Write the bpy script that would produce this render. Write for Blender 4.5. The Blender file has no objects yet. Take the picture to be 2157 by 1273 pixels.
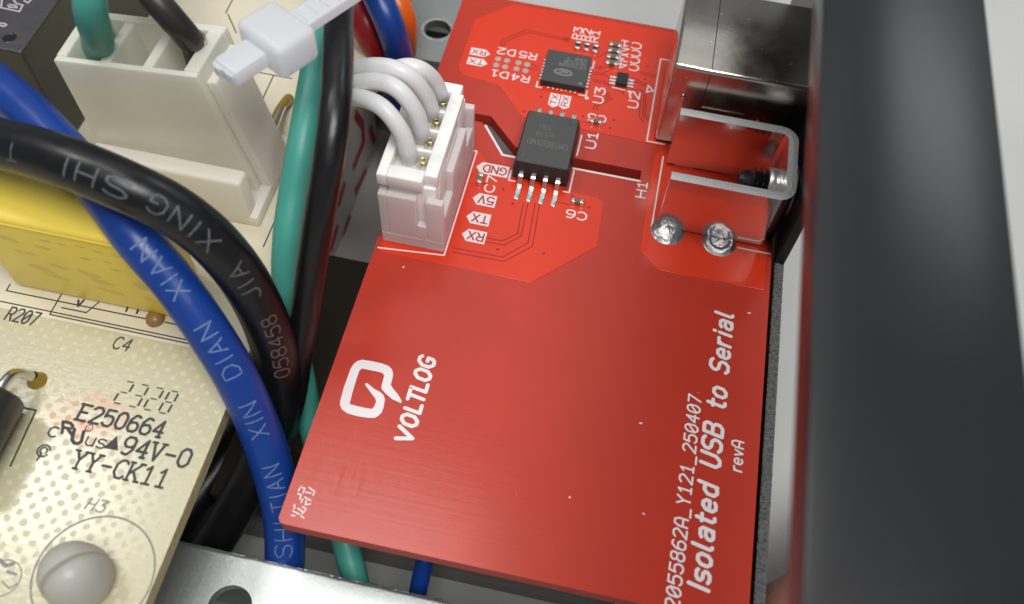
import bpy, bmesh, math, random
from mathutils import Vector, Matrix
random.seed(7)

# ---------------------------------------------------------------- camera, world, lights (1 unit = 1 mm)
SC = bpy.context.scene
COL = SC.collection
F_PX, CX, CY = 1900.47, 1078.5, 636.5          # lens in pixels of the 2157 px wide frame
ROT = Matrix(((0.97808, -0.19746, 0.06604), (0.20236, 0.82691, -0.52466), (0.04900, 0.52653, 0.84874)))
CAM = Vector((19.886, -19.679, 72.225))
cd = bpy.data.cameras.new('camera'); cam = bpy.data.objects.new('camera', cd); COL.objects.link(cam)
cam.matrix_world = Matrix.Translation(CAM) @ ROT.to_4x4()
cd.sensor_width = 36.0; cd.lens = 36.0 * F_PX / 2157.0
cd.clip_start = 1.0; cd.clip_end = 5000.0
cd.dof.use_dof = True; cd.dof.focus_distance = 85.0; cd.dof.aperture_fstop = 0.038
SC.camera = cam

W = bpy.data.worlds.new('World'); SC.world = W; W.use_nodes = True
bg = W.node_tree.nodes['Background']
bg.inputs['Color'].default_value = (0.90, 0.95, 1.0, 1); bg.inputs['Strength'].default_value = 0.19

def area(name, loc, target, sx, sy, power, color=(1, 1, 1)):
    d = bpy.data.lights.new(name, 'AREA'); d.shape = 'RECTANGLE'; d.size = sx; d.size_y = sy
    d.energy = power; d.color = color
    o = bpy.data.objects.new(name, d); COL.objects.link(o); o.location = loc
    if target: o.rotation_euler = (Vector(target) - Vector(loc)).to_track_quat('-Z', 'Y').to_euler()
    return o
area('bench_strip_left', (-245, 100, 400), None, 110, 75, 4.6e5, (1.0, 0.98, 0.95))
area('bench_strip_right', (-65, 100, 400), None, 115, 75, 1.7e5, (1.0, 0.98, 0.95))
area('overhead_softbox', (110, -130, 450), None, 260, 200, 2.0e6, (1.0, 0.99, 0.97))
area('wide_dim_panel', (-110, 310, 450), None, 310, 230, 1.4e5, (1.0, 0.98, 0.96))
area('socket_gradient_panel', (-10, 500, 450), None, 185, 115, 4.5e4, (0.96, 0.98, 1.0))  # added unseen panel, mirrored as a lighter gradient on the socket top
area('flange_fill_panel', (320, 560, 450), None, 260, 300, 7e5, (0.95, 0.98, 1.0))  # added out of view to lighten the far end of the black flange

SC.view_settings.view_transform = 'Standard'; SC.view_settings.look = 'None'
SC.view_settings.exposure = 0.0; SC.view_settings.gamma = 1.0
SC.render.engine = 'CYCLES'
SC.cycles.use_denoising = True
SC.cycles.max_bounces = 10; SC.cycles.transmission_bounces = 8; SC.cycles.glossy_bounces = 6
SC.cycles.caustics_reflective = False; SC.cycles.caustics_refractive = False

def spot(px, py, z=0.0):
    """point at height z that the photograph shows at pixel (px, py)"""
    d = ROT @ Vector(((px - CX) / F_PX, -(py - CY) / F_PX, -1.0))
    s = (z - CAM.z) / d.z
    return CAM + d * s

# ---------------------------------------------------------------- materials
def new_mat(name):
    m = bpy.data.materials.new(name); m.use_nodes = True
    return m, m.node_tree, m.node_tree.nodes['Principled BSDF']

def N(nt, t, **kw):
    n = nt.nodes.new(t)
    for k, v in kw.items():
        setattr(n, k, v)
    return n

def mat(name, col, rough=0.5, metal=0.0, spec=0.5, var=0.0, vscale=0.3, bump=0.0, bscale=1.0, trans=0.0,
        sss=0.0, sss_r=(1, 1, 1), rvar=0.0, stretch=(1, 1, 1), coat=0.0, detail=4.0, ior=1.5):
    m, nt, b = new_mat(name)
    b.inputs['Base Color'].default_value = (*col, 1); b.inputs['Roughness'].default_value = rough
    b.inputs['Metallic'].default_value = metal; b.inputs['Specular IOR Level'].default_value = spec
    b.inputs['IOR'].default_value = ior
    b.inputs['Transmission Weight'].default_value = trans
    b.inputs['Coat Weight'].default_value = coat; b.inputs['Coat Roughness'].default_value = 0.08
    if sss:
        b.inputs['Subsurface Weight'].default_value = sss
        b.inputs['Subsurface Radius'].default_value = sss_r; b.inputs['Subsurface Scale'].default_value = 1.0
    tc = N(nt, 'ShaderNodeTexCoord'); mp = N(nt, 'ShaderNodeMapping'); mp.inputs['Scale'].default_value = stretch
    nt.links.new(tc.outputs['Object'], mp.inputs['Vector'])
    if var or rvar:
        n = N(nt, 'ShaderNodeTexNoise'); n.inputs['Scale'].default_value = vscale; n.inputs['Detail'].default_value = detail
        nt.links.new(mp.outputs[0], n.inputs['Vector'])
        if var:
            mx = N(nt, 'ShaderNodeMix', data_type='RGBA')
            mx.inputs['A'].default_value = (*[c * (1 - var) for c in col], 1)
            mx.inputs['B'].default_value = (*[min(1, c * (1 + var)) for c in col], 1)
            nt.links.new(n.outputs['Fac'], mx.inputs['Factor']); nt.links.new(mx.outputs['Result'], b.inputs['Base Color'])
        if rvar:
            mr = N(nt, 'ShaderNodeMapRange'); mr.inputs['From Min'].default_value = 0.3; mr.inputs['From Max'].default_value = 0.7
            mr.inputs['To Min'].default_value = max(0.02, rough - rvar); mr.inputs['To Max'].default_value = rough + rvar
            nt.links.new(n.outputs['Fac'], mr.inputs['Value']); nt.links.new(mr.outputs[0], b.inputs['Roughness'])
    if bump:
        n2 = N(nt, 'ShaderNodeTexNoise'); n2.inputs['Scale'].default_value = bscale; n2.inputs['Detail'].default_value = 3
        nt.links.new(mp.outputs[0], n2.inputs['Vector'])
        bp = N(nt, 'ShaderNodeBump'); bp.inputs['Strength'].default_value = 1.0; bp.inputs['Distance'].default_value = bump
        nt.links.new(n2.outputs['Fac'], bp.inputs['Height']); nt.links.new(bp.outputs[0], b.inputs['Normal'])
    return m

M = {}
def soldermask(name, col, dull):
    m, nt, b = new_mat(name)
    tc = N(nt, 'ShaderNodeTexCoord')
    mp = N(nt, 'ShaderNodeMapping'); mp.inputs['Scale'].default_value = (0.004, 1.5, 1.0)
    nt.links.new(tc.outputs['Object'], mp.inputs['Vector'])
    w = N(nt, 'ShaderNodeTexNoise'); w.inputs['Scale'].default_value = 1.3; w.inputs['Detail'].default_value = 5; w.inputs['Roughness'].default_value = 0.7
    nt.links.new(mp.outputs[0], w.inputs['Vector'])
    bp = N(nt, 'ShaderNodeBump'); bp.inputs['Distance'].default_value = dull
    nt.links.new(w.outputs['Fac'], bp.inputs['Height'])
    n = N(nt, 'ShaderNodeTexNoise'); n.inputs['Scale'].default_value = 0.12; n.inputs['Detail'].default_value = 5
    nt.links.new(tc.outputs['Object'], n.inputs['Vector'])
    mx = N(nt, 'ShaderNodeMix', data_type='RGBA')
    mx.inputs['A'].default_value = (*[c * 0.9 for c in col], 1); mx.inputs['B'].default_value = (*[c * 1.1 for c in col], 1)
    nt.links.new(n.outputs['Fac'], mx.inputs['Factor']); nt.links.new(mx.outputs['Result'], b.inputs['Base Color'])
    # fingerprint smears: streaks with a gloss of their own
    sh = N(nt, 'ShaderNodeVectorMath', operation='SUBTRACT'); sh.inputs[1].default_value = (4.0, 6.0, 0); nt.links.new(tc.outputs['Object'], sh.inputs[0])
    mp3 = N(nt, 'ShaderNodeMapping'); mp3.inputs['Scale'].default_value = (1.0, 0.16, 1); mp3.inputs['Rotation'].default_value = (0, 0, 0.75)
    nt.links.new(sh.outputs[0], mp3.inputs['Vector'])
    n3 = N(nt, 'ShaderNodeTexNoise'); n3.inputs['Scale'].default_value = 1.6; n3.inputs['Detail'].default_value = 6
    nt.links.new(mp3.outputs[0], n3.inputs['Vector'])
    fl = N(nt, 'ShaderNodeVectorMath', operation='MULTIPLY'); fl.inputs[1].default_value = (0.22, 0.22, 0); nt.links.new(sh.outputs[0], fl.inputs[0])
    ln = N(nt, 'ShaderNodeVectorMath', operation='LENGTH'); nt.links.new(fl.outputs[0], ln.inputs[0])
    inv = N(nt, 'ShaderNodeMath', operation='SUBTRACT'); inv.use_clamp = True; inv.inputs[0].default_value = 1.0; nt.links.new(ln.outputs['Value'], inv.inputs[1])
    th = N(nt, 'ShaderNodeMapRange'); th.inputs['From Min'].default_value = 0.52; th.inputs['From Max'].default_value = 0.64
    nt.links.new(n3.outputs['Fac'], th.inputs['Value'])
    ml = N(nt, 'ShaderNodeMath', operation='MULTIPLY'); nt.links.new(inv.outputs[0], ml.inputs[0]); nt.links.new(th.outputs[0], ml.inputs[1])
    mr = N(nt, 'ShaderNodeMapRange'); mr.inputs['To Min'].default_value = 0.21; mr.inputs['To Max'].default_value = 0.42
    nt.links.new(ml.outputs[0], mr.inputs['Value']); nt.links.new(mr.outputs[0], b.inputs['Roughness'])
    nt.links.new(bp.outputs[0], b.inputs['Normal'])
    b.inputs['Specular IOR Level'].default_value = 0.55
    return m
M['mask'] = soldermask('red_soldermask_bare', (0.50, 0.040, 0.022), 0.010)
M['mask_cu'] = soldermask('red_soldermask_on_copper', (0.72, 0.044, 0.014), 0.0004)
M['gap'] = mat('red_trace_gap', (0.30, 0.014, 0.009), 0.4)
M['gap_light'] = mat('red_trace_ridge', (0.80, 0.055, 0.025), 0.3)
M['board_edge'] = mat('red_board_edge', (0.50, 0.045, 0.024), 0.6, bump=0.03, bscale=6)
M['silk'] = mat('white_silkscreen', (0.80, 0.74, 0.74), 0.6, var=0.06, vscale=6)
M['silk_red'] = mat('red_lettering_in_tag', (0.48, 0.03, 0.02), 0.5)
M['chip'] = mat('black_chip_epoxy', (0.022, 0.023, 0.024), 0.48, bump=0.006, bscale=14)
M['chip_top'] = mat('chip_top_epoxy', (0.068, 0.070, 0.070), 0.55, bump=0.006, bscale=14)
M['chip_mark'] = mat('chip_laser_marking', (0.13, 0.13, 0.118), 0.7)
M['tin'] = mat('tinned_metal', (0.86, 0.85, 0.82), 0.20, metal=1.0, bump=0.03, bscale=3)
M['pad'] = mat('matte_solder_pad', (0.55, 0.52, 0.48), 0.45, metal=0.5)
M['gold'] = mat('brass_contact', (0.80, 0.66, 0.40), 0.28, metal=1.0)
M['cap_tan'] = mat('ceramic_capacitor_body', (0.20, 0.14, 0.08), 0.5)
M['res_black'] = mat('resistor_body', (0.02, 0.02, 0.02), 0.4)
M['plug'] = mat('white_nylon_plug', (0.93, 0.92, 0.89), 0.38, sss=0.25, sss_r=(0.5, 0.45, 0.4), var=0.03)
M['usb'] = None
M['alu'] = mat('polished_aluminium_bracket', (0.84, 0.83, 0.82), 0.13, metal=1.0, rvar=0.05, vscale=0.6, bump=0.006, bscale=1.5)
M['alu_cut'] = mat('sawn_aluminium_rim', (0.72, 0.73, 0.73), 0.5, metal=0.6, bump=0.16, bscale=2.2, stretch=(3, 3, 0.6))
M['solder'] = mat('shiny_solder', (0.44, 0.42, 0.42), 0.36, metal=1.0, bump=0.2, bscale=1.1)
M['nut'] = mat('bright_zinc_nut', (0.85, 0.84, 0.80), 0.35, metal=1.0)
M['screw'] = mat('black_screw_steel', (0.012, 0.012, 0.014), 0.22, spec=0.6)
M['panel'] = mat('black_powder_coat', (0.012, 0.012, 0.013), 0.34, var=0.2, vscale=0.15, bump=0.01, bscale=1.2)
M['panel_cut'] = mat('rough_cut_panel_edge', (0.15, 0.155, 0.15), 0.5, var=0.9, vscale=3.0, bump=0.55, bscale=3.0, stretch=(1.0, 1.6, 1))
M['flange'] = mat('dark_grey_painted_metal', (0.015, 0.0155, 0.017), 0.27, var=0.25, vscale=0.08)
M['blue'] = mat('blue_pvc', (0.007, 0.045, 0.26), 0.33, bump=0.03, bscale=0.7, rvar=0.06, vscale=0.5)
M['black'] = mat('black_pvc', (0.006, 0.006, 0.007), 0.34, bump=0.03, bscale=0.7, rvar=0.07, vscale=0.6)
M['teal'] = mat('teal_pvc', (0.065, 0.34, 0.28), 0.42, var=0.08, vscale=0.25, bump=0.03, bscale=0.7)
M['red'] = mat('dark_red_pvc', (0.30, 0.008, 0.012), 0.32)
M['orange'] = mat('orange_pvc', (0.75, 0.12, 0.008), 0.36)
M['white_wire'] = mat('white_pvc', (0.80, 0.79, 0.80), 0.38, sss=0.15, sss_r=(0.4, 0.35, 0.35))
M['print_grey'] = mat('grey_cable_print', (0.085, 0.092, 0.10), 0.6, var=0.75, vscale=3.0)
M['print_pale'] = mat('pale_blue_cable_print', (0.12, 0.19, 0.38), 0.6, var=0.6, vscale=3.0)
M['print_dim'] = mat('dim_cable_print', (0.13, 0.085, 0.085), 0.6)
M['yellow'] = mat('yellow_plastic_case', (0.90, 0.68, 0.10), 0.32, var=0.02, vscale=0.2)
M['yellow_print'] = mat('faint_grey_print_on_yellow', (0.74, 0.56, 0.105), 0.38)
M['ink'] = mat('black_board_ink', (0.040, 0.042, 0.045), 0.55, var=0.5, vscale=5)
M['ink_grey'] = mat('grey_board_ink', (0.23, 0.23, 0.22), 0.6, var=0.5, vscale=5)
M['ink_red'] = None
M['bench'] = mat('light_grey_bench_top', (0.56, 0.565, 0.55), 0.55, var=0.04, vscale=0.03, bump=0.12, bscale=0.5)
M['diode'] = mat('black_diode_epoxy', (0.03, 0.03, 0.032), 0.30, spec=0.6)
M['box_black'] = mat('dark_plastic_case', (0.050, 0.046, 0.038), 0.42, bump=0.01, bscale=3)
M['box_top'] = mat('dark_grey_case_top', (0.055, 0.052, 0.058), 0.38, bump=0.03, bscale=2.5, rvar=0.1, vscale=1.2)
M['dark_block'] = mat('dark_block_metal', (0.16, 0.14, 0.125), 0.24, metal=0.85, bump=0.08, bscale=1.0, stretch=(0.05, 1.5, 1))
M['carton'] = mat('white_tape_wrap', (0.66, 0.64, 0.62), 0.45, var=0.08, vscale=0.1)
M['carton_red'] = mat('red_block_dashes', (0.42, 0.022, 0.03), 0.5)
M['flux'] = mat('amber_flux', (0.34, 0.22, 0.03), 0.25, trans=0.2)
M['brown'] = mat('brown_glue_bead', (0.30, 0.17, 0.06), 0.35)
M['lead'] = mat('steel_lead', (0.66, 0.65, 0.62), 0.25, metal=1.0)
M['skin'] = mat('skin', (0.42, 0.19, 0.15), 0.5, sss=0.4, sss_r=(2.0, 0.8, 0.5), bump=0.08, bscale=1.2)

def usb_mat():
    m = mat('nickel_plated_steel', (0.60, 0.56, 0.50), 0.22, metal=1.0, rvar=0.05, vscale=0.5, bump=0.02, bscale=0.5)
    nt = m.node_tree; b = nt.nodes['Principled BSDF']
    tc = nt.nodes['Texture Coordinate']
    v = N(nt, 'ShaderNodeTexVoronoi'); v.inputs['Scale'].default_value = 0.75; nt.links.new(tc.outputs['Object'], v.inputs['Vector'])
    lt = N(nt, 'ShaderNodeMath', operation='LESS_THAN'); lt.inputs[1].default_value = 0.038; nt.links.new(v.outputs['Distance'], lt.inputs[0])
    mx = N(nt, 'ShaderNodeMix', data_type='RGBA'); mx.inputs['A'].default_value = (0.60, 0.56, 0.50, 1); mx.inputs['B'].default_value = (0.85, 0.84, 0.8, 1)
    nt.links.new(lt.outputs[0], mx.inputs['Factor']); nt.links.new(mx.outputs['Result'], b.inputs['Base Color'])
    s = N(nt, 'ShaderNodeMath', operation='SUBTRACT'); s.inputs[0].default_value = 1.0
    nt.links.new(lt.outputs[0], s.inputs[1]); nt.links.new(s.outputs[0], b.inputs['Metallic'])
    return m
M['usb'] = usb_mat()

def zinc_mat(name, col, rough):
    m, nt, b = new_mat(name)
    tc = N(nt, 'ShaderNodeTexCoord')
    v = N(nt, 'ShaderNodeTexVoronoi'); v.inputs['Scale'].default_value = 1.4; nt.links.new(tc.outputs['Object'], v.inputs['Vector'])
    n = N(nt, 'ShaderNodeTexNoise'); n.inputs['Scale'].default_value = 3.5; n.inputs['Detail'].default_value = 8; n.inputs['Roughness'].default_value = 0.75; nt.links.new(tc.outputs['Object'], n.inputs['Vector'])
    mx = N(nt, 'ShaderNodeMix', data_type='RGBA'); mx.inputs['A'].default_value = (*[c * 0.55 for c in col], 1); mx.inputs['B'].default_value = (*col, 1)
    nt.links.new(n.outputs['Fac'], mx.inputs['Factor']); nt.links.new(mx.outputs['Result'], b.inputs['Base Color'])
    b.inputs['Metallic'].default_value = 0.9
    mr = N(nt, 'ShaderNodeMapRange'); mr.inputs['To Min'].default_value = rough - 0.08; mr.inputs['To Max'].default_value = rough + 0.12
    nt.links.new(n.outputs['Fac'], mr.inputs['Value']); nt.links.new(mr.outputs[0], b.inputs['Roughness'])
    bp = N(nt, 'ShaderNodeBump'); bp.inputs['Distance'].default_value = 0.02
    nt.links.new(n.outputs['Fac'], bp.inputs['Height']); nt.links.new(bp.outputs[0], b.inputs['Normal'])
    return m
M['zinc'] = zinc_mat('galvanised_steel', (0.74, 0.78, 0.76), 0.34)
M['zinc_cut'] = mat('sheared_steel_edge', (0.60, 0.62, 0.60), 0.5, metal=0.8, bump=0.25, bscale=3.0)

def cream_mat():
    """paper laminate: staggered rows of small round dimples under a glossy varnish, faint red rubber-stamp stain"""
    m, nt, b = new_mat('cream_laminate')
    L = nt.links.new
    tc = N(nt, 'ShaderNodeTexCoord')
    nz = N(nt, 'ShaderNodeTexNoise'); nz.inputs['Scale'].default_value = 0.8; L(tc.outputs['Object'], nz.inputs['Vector'])
    jit = N(nt, 'ShaderNodeVectorMath', operation='SCALE'); jit.inputs['Scale'].default_value = 0.6
    sub = N(nt, 'ShaderNodeVectorMath', operation='SUBTRACT'); sub.inputs[1].default_value = (0.5, 0.5, 0.5)
    L(nz.outputs['Color'], sub.inputs[0]); L(sub.outputs[0], jit.inputs[0])
    add = N(nt, 'ShaderNodeVectorMath', operation='ADD'); L(tc.outputs['Object'], add.inputs[0]); L(jit.outputs[0], add.inputs[1])
    px, py = 1.36, 1.36
    dists = []
    for ox, oy in ((0, 0), (px / 2, py / 2)):
        o = N(nt, 'ShaderNodeVectorMath', operation='ADD'); o.inputs[1].default_value = (ox + 500 * px, oy + 500 * py, 0); L(add.outputs[0], o.inputs[0])
        md = N(nt, 'ShaderNodeVectorMath', operation='MODULO'); md.inputs[1].default_value = (px, py, 1e6); L(o.outputs[0], md.inputs[0])
        c = N(nt, 'ShaderNodeVectorMath', operation='SUBTRACT'); c.inputs[1].default_value = (px / 2, py / 2, 0); L(md.outputs[0], c.inputs[0])
        fl = N(nt, 'ShaderNodeVectorMath', operation='MULTIPLY'); fl.inputs[1].default_value = (1, 1, 0); L(c.outputs[0], fl.inputs[0])
        ln = N(nt, 'ShaderNodeVectorMath', operation='LENGTH'); L(fl.outputs[0], ln.inputs[0]); dists.append(ln.outputs['Value'])
    mn = N(nt, 'ShaderNodeMath', operation='MINIMUM'); L(dists[0], mn.inputs[0]); L(dists[1], mn.inputs[1])
    dot = N(nt, 'ShaderNodeMapRange', interpolation_type='SMOOTHSTEP'); dot.inputs['From Min'].default_value = 0.17; dot.inputs['From Max'].default_value = 0.27
    dot.inputs['To Min'].default_value = 1.0; dot.inputs['To Max'].default_value = 0.0; L(mn.outputs[0], dot.inputs['Value'])
    mx = N(nt, 'ShaderNodeMix', data_type='RGBA'); mx.inputs['A'].default_value = (0.54, 0.50, 0.335, 1); mx.inputs['B'].default_value = (0.585, 0.55, 0.39, 1)
    L(dot.outputs[0], mx.inputs['Factor'])
    # stamp stain
    st = N(nt, 'ShaderNodeVectorMath', operation='SUBTRACT'); st.inputs[1].default_value = (-17.4, 4.2, 2); L(tc.outputs['Object'], st.inputs[0])
    sc = N(nt, 'ShaderNodeVectorMath', operation='MULTIPLY'); sc.inputs[1].default_value = (0.22, 0.27, 0); L(st.outputs[0], sc.inputs[0])
    ln = N(nt, 'ShaderNodeVectorMath', operation='LENGTH'); L(sc.outputs[0], ln.inputs[0])
    n2 = N(nt, 'ShaderNodeTexNoise'); n2.inputs['Scale'].default_value = 0.55; n2.inputs['Detail'].default_value = 4
    mp2 = N(nt, 'ShaderNodeMapping'); mp2.inputs['Scale'].default_value = (0.6, 1.6, 1); mp2.inputs['Rotation'].default_value = (0, 0, 0.15)
    L(tc.outputs['Object'], mp2.inputs['Vector']); L(mp2.outputs[0], n2.inputs['Vector'])
    inv = N(nt, 'ShaderNodeMath', operation='SUBTRACT'); inv.inputs[0].default_value = 1.0; inv.use_clamp = True; L(ln.outputs['Value'], inv.inputs[1])
    th = N(nt, 'ShaderNodeMapRange'); th.inputs['From Min'].default_value = 0.46; th.inputs['From Max'].default_value = 0.66; L(n2.outputs['Fac'], th.inputs['Value'])
    ml = N(nt, 'ShaderNodeMath', operation='MULTIPLY'); L(inv.outputs[0], ml.inputs[0]); L(th.outputs[0], ml.inputs[1])
    mx2 = N(nt, 'ShaderNodeMix', data_type='RGBA'); mx2.inputs['B'].default_value = (0.72, 0.26, 0.15, 1)
    L(mx.outputs['Result'], mx2.inputs['A']); L(ml.outputs[0], mx2.inputs['Factor']); L(mx2.outputs['Result'], b.inputs['Base Color'])
    mr = N(nt, 'ShaderNodeMapRange'); mr.inputs['To Min'].default_value = 0.19; mr.inputs['To Max'].default_value = 0.5; L(dot.outputs[0], mr.inputs['Value'])
    L(mr.outputs[0], b.inputs['Roughness'])
    n3 = N(nt, 'ShaderNodeTexNoise'); n3.inputs['Scale'].default_value = 2.2; n3.inputs['Detail'].default_value = 5; L(mp2.outputs[0], n3.inputs['Vector'])
    h = N(nt, 'ShaderNodeMath', operation='MULTIPLY_ADD'); h.inputs[1].default_value = 0.7; L(n3.outputs['Fac'], h.inputs[0]); L(dot.outputs[0], h.inputs[2])
    bp = N(nt, 'ShaderNodeBump'); bp.inputs['Distance'].default_value = 0.013; L(h.outputs[0], bp.inputs['Height']); L(bp.outputs[0], b.inputs['Normal'])
    b.inputs['Specular IOR Level'].default_value = 0.6
    return m
def milky(name, col, tint, mix, rough=0.32, var=0.0):
    """cloudy nylon: part of the light scatters through the wall, part off it"""
    m = mat(name, col, rough, var=var, vscale=0.15)
    nt = m.node_tree; b = nt.nodes['Principled BSDF']; out = nt.nodes['Material Output']
    t = N(nt, 'ShaderNodeBsdfTranslucent'); t.inputs['Color'].default_value = (*tint, 1)
    mx = N(nt, 'ShaderNodeMixShader'); mx.inputs['Fac'].default_value = mix
    nt.links.new(b.outputs[0], mx.inputs[1]); nt.links.new(t.outputs[0], mx.inputs[2]); nt.links.new(mx.outputs[0], out.inputs['Surface'])
    return m
M['nylon'] = milky('cream_nylon', (0.97, 0.95, 0.87), (1.0, 0.98, 0.90), 0.42)
M['header'] = milky('milky_white_nylon', (0.93, 0.90, 0.90), (0.96, 0.93, 0.93), 0.45)
M['tie'] = milky('milky_nylon_tie', (0.88, 0.90, 0.94), (0.95, 0.96, 0.98), 0.50)
M['nylon_peg'] = milky('grey_white_nylon', (0.62, 0.61, 0.57), (0.80, 0.78, 0.70), 0.40)
M['cream'] = cream_mat()
M['cream_edge'] = mat('cream_board_edge', (0.55, 0.46, 0.24), 0.6, bump=0.15, bscale=3)
M['cream_flat'] = mat('pale_ink_free_zone', (0.72, 0.66, 0.51), 0.35, var=0.05, vscale=1.0, bump=0.02, bscale=2)

# ---------------------------------------------------------------- mesh helpers
class MB:
    def __init__(self):
        self.v = []; self.f = []; self.sm = []
    def add(self, vs, fs, smooth=False):
        k = len(self.v); self.v += [tuple(p) for p in vs]
        for f in fs:
            self.f.append(tuple(i + k for i in f)); self.sm.append(smooth)
        return self
    def box(self, x0, x1, y0, y1, z0, z1, bev=0.0, fn=None, seg=2):
        bm = bmesh.new(); bmesh.ops.create_cube(bm, size=1.0)
        for p in bm.verts:
            p.co = Vector(((x0 + x1) / 2 + p.co.x * (x1 - x0), (y0 + y1) / 2 + p.co.y * (y1 - y0), (z0 + z1) / 2 + p.co.z * (z1 - z0)))
        if bev > 0:
            bmesh.ops.bevel(bm, geom=bm.edges[:], offset=bev, segments=seg, profile=0.5, affect='EDGES')
        bm.verts.index_update()
        vs = [fn(p.co) if fn else p.co.copy() for p in bm.verts]
        self.add(vs, [[q.index for q in f.verts] for f in bm.faces]); bm.free()
        return self
    def prism(self, pts, z0, z1, bev=0.0, fn=None):
        """outline (counter-clockwise, x y) pulled from z0 to z1"""
        bm = bmesh.new(); n = len(pts)
        lo = [bm.verts.new((p[0], p[1], z0)) for p in pts]; hi = [bm.verts.new((p[0], p[1], z1)) for p in pts]
        top = bm.faces.new(hi); bm.faces.new(lo[::-1]); bm.normal_update()
        for i in range(n):
            bm.faces.new((lo[i], lo[(i + 1) % n], hi[(i + 1) % n], hi[i]))
        if bev > 0:
            bmesh.ops.bevel(bm, geom=list(top.edges), offset=bev, segments=2, profile=0.5, affect='EDGES')
        bm.normal_update(); bmesh.ops.triangulate(bm, faces=[f for f in bm.faces if len(f.verts) > 4])
        bm.verts.index_update()
        self.add([fn(p.co) if fn else p.co.copy() for p in bm.verts], [[q.index for q in f.verts] for f in bm.faces]); bm.free()
        return self
    def sheet(self, pts, z):
        bm = bmesh.new(); bm.faces.new([bm.verts.new((p[0], p[1], z)) for p in pts])
        bm.normal_update(); bmesh.ops.triangulate(bm, faces=bm.faces[:]); bm.normal_update(); bm.verts.index_update()
        fs = []
        for f in bm.faces:
            ids = [q.index for q in f.verts]
            fs.append(ids if f.normal.z > 0 else ids[::-1])
        self.add([p.co.copy() for p in bm.verts], fs); bm.free()
        return self
    def tube(self, pts, rad, n=20, caps=True, flat=1.0):
        """round tube through the points; rad number or list"""
        P = [Vector(p) for p in pts]; R = rad if isinstance(rad, (list, tuple)) else [rad] * len(P)
        ref = None; rings = []
        for i, p in enumerate(P):
            t = (P[min(i + 1, len(P) - 1)] - P[max(i - 1, 0)]).normalized()
            if ref is None:
                ref = t.orthogonal().normalized()
            ref = (ref - t * ref.dot(t)).normalized(); b = t.cross(ref)
            rings.append([p + (ref * math.cos(2 * math.pi * k / n) + b * math.sin(2 * math.pi * k / n) * flat) * R[i] for k in range(n)])
        vs = [q for r in rings for q in r]; fs = []
        for i in range(len(P) - 1):
            for k in range(n):
                fs.append((i * n + k, i * n + (k + 1) % n, (i + 1) * n + (k + 1) % n, (i + 1) * n + k))
        self.add(vs, fs, True)
        if caps:
            self.add(rings[0], [tuple(range(n))[::-1]]); self.add(rings[-1], [tuple(range(n))])
        return self
    def lathe(self, prof, o, axis=(0, 0, 1), n=32, smooth=True):
        """profile (radius, height) turned round an axis through o"""
        a = Vector(axis).normalized(); u = a.orthogonal().normalized(); w = a.cross(u); o = Vector(o)
        vs = []; fs = []
        for r, h in prof:
            vs += [o + a * h + (u * math.cos(2 * math.pi * k / n) + w * math.sin(2 * math.pi * k / n)) * max(r, 1e-4) for k in range(n)]
        for i in range(len(prof) - 1):
            for k in range(n):
                fs.append((i * n + k, i * n + (k + 1) % n, (i + 1) * n + (k + 1) % n, (i + 1) * n + k))
        self.add(vs, fs, smooth)
        return self
    def mesh(self, name):
        me = bpy.data.meshes.new(name); me.from_pydata(self.v, [], self.f)
        me.polygons.foreach_set('use_smooth', self.sm); me.update()
        return me

def link(name, me, m, parent=None):
    o = bpy.data.objects.new(name, me); COL.objects.link(o)
    if m is not None:
        me.materials.clear()
        for k in (m if isinstance(m, (list, tuple)) else [m]):
            me.materials.append(k)
    if parent is not None:
        o.parent = parent
        if parent.type == 'EMPTY':
            o.matrix_parent_inverse = Matrix.Translation(-Vector(parent.location))
    return o
def obj(name, mb, m, parent=None):
    o = link(name, mb.mesh(name), m, parent)
    if parent is not None and (name.endswith(('_lettering', '_print', '_marking')) or name in ('trace_gap', 'via')):
        o['kind'] = 'stuff'          # flat print too small to pick apart
    return o
def tag(o, label, cat=None, group=None, kind=None):
    o['label'] = label
    if cat: o['category'] = cat
    if group: o['group'] = group
    if kind: o['kind'] = kind
    return o
def thing(name, label, cat, loc=(0, 0, 0), group=None):
    o = bpy.data.objects.new(name, None); COL.objects.link(o); o.location = loc; o.empty_display_size = 1
    return tag(o, label, cat, group)
def smooth_obj(o, deg=35):
    me = o.data
    me.polygons.foreach_set('use_smooth', [True] * len(me.polygons))
    me.set_sharp_from_angle(angle=math.radians(deg))
    return o
def spline(pts, step=12):
    """Catmull-Rom through points (any dimension)"""
    P = [Vector(p) for p in pts]; P = [P[0] * 2 - P[1]] + P + [P[-1] * 2 - P[-2]]
    out = []
    for i in range(1, len(P) - 2):
        a, b, c, d = P[i - 1], P[i], P[i + 1], P[i + 2]
        for k in range(step):
            t = k / step
            out.append(0.5 * ((2 * b) + (c - a) * t + (2 * a - 5 * b + 4 * c - d) * t * t + (3 * b - a - 3 * c + d) * t ** 3))
    out.append(P[-2].copy())
    return out
def rounded(x0, x1, y0, y1, r, n=5):
    out = []
    for cx, cy, a0 in ((x1 - r, y0 + r, -90), (x1 - r, y1 - r, 0), (x0 + r, y1 - r, 90), (x0 + r, y0 + r, 180)):
        for k in range(n + 1):
            a = math.radians(a0 + 90 * k / n); out.append((cx + r * math.cos(a), cy + r * math.sin(a)))
    return out
def circle(x, y, r, n=20):
    return [(x + r * math.cos(2 * math.pi * k / n), y + r * math.sin(2 * math.pi * k / n)) for k in range(n)]

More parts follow.
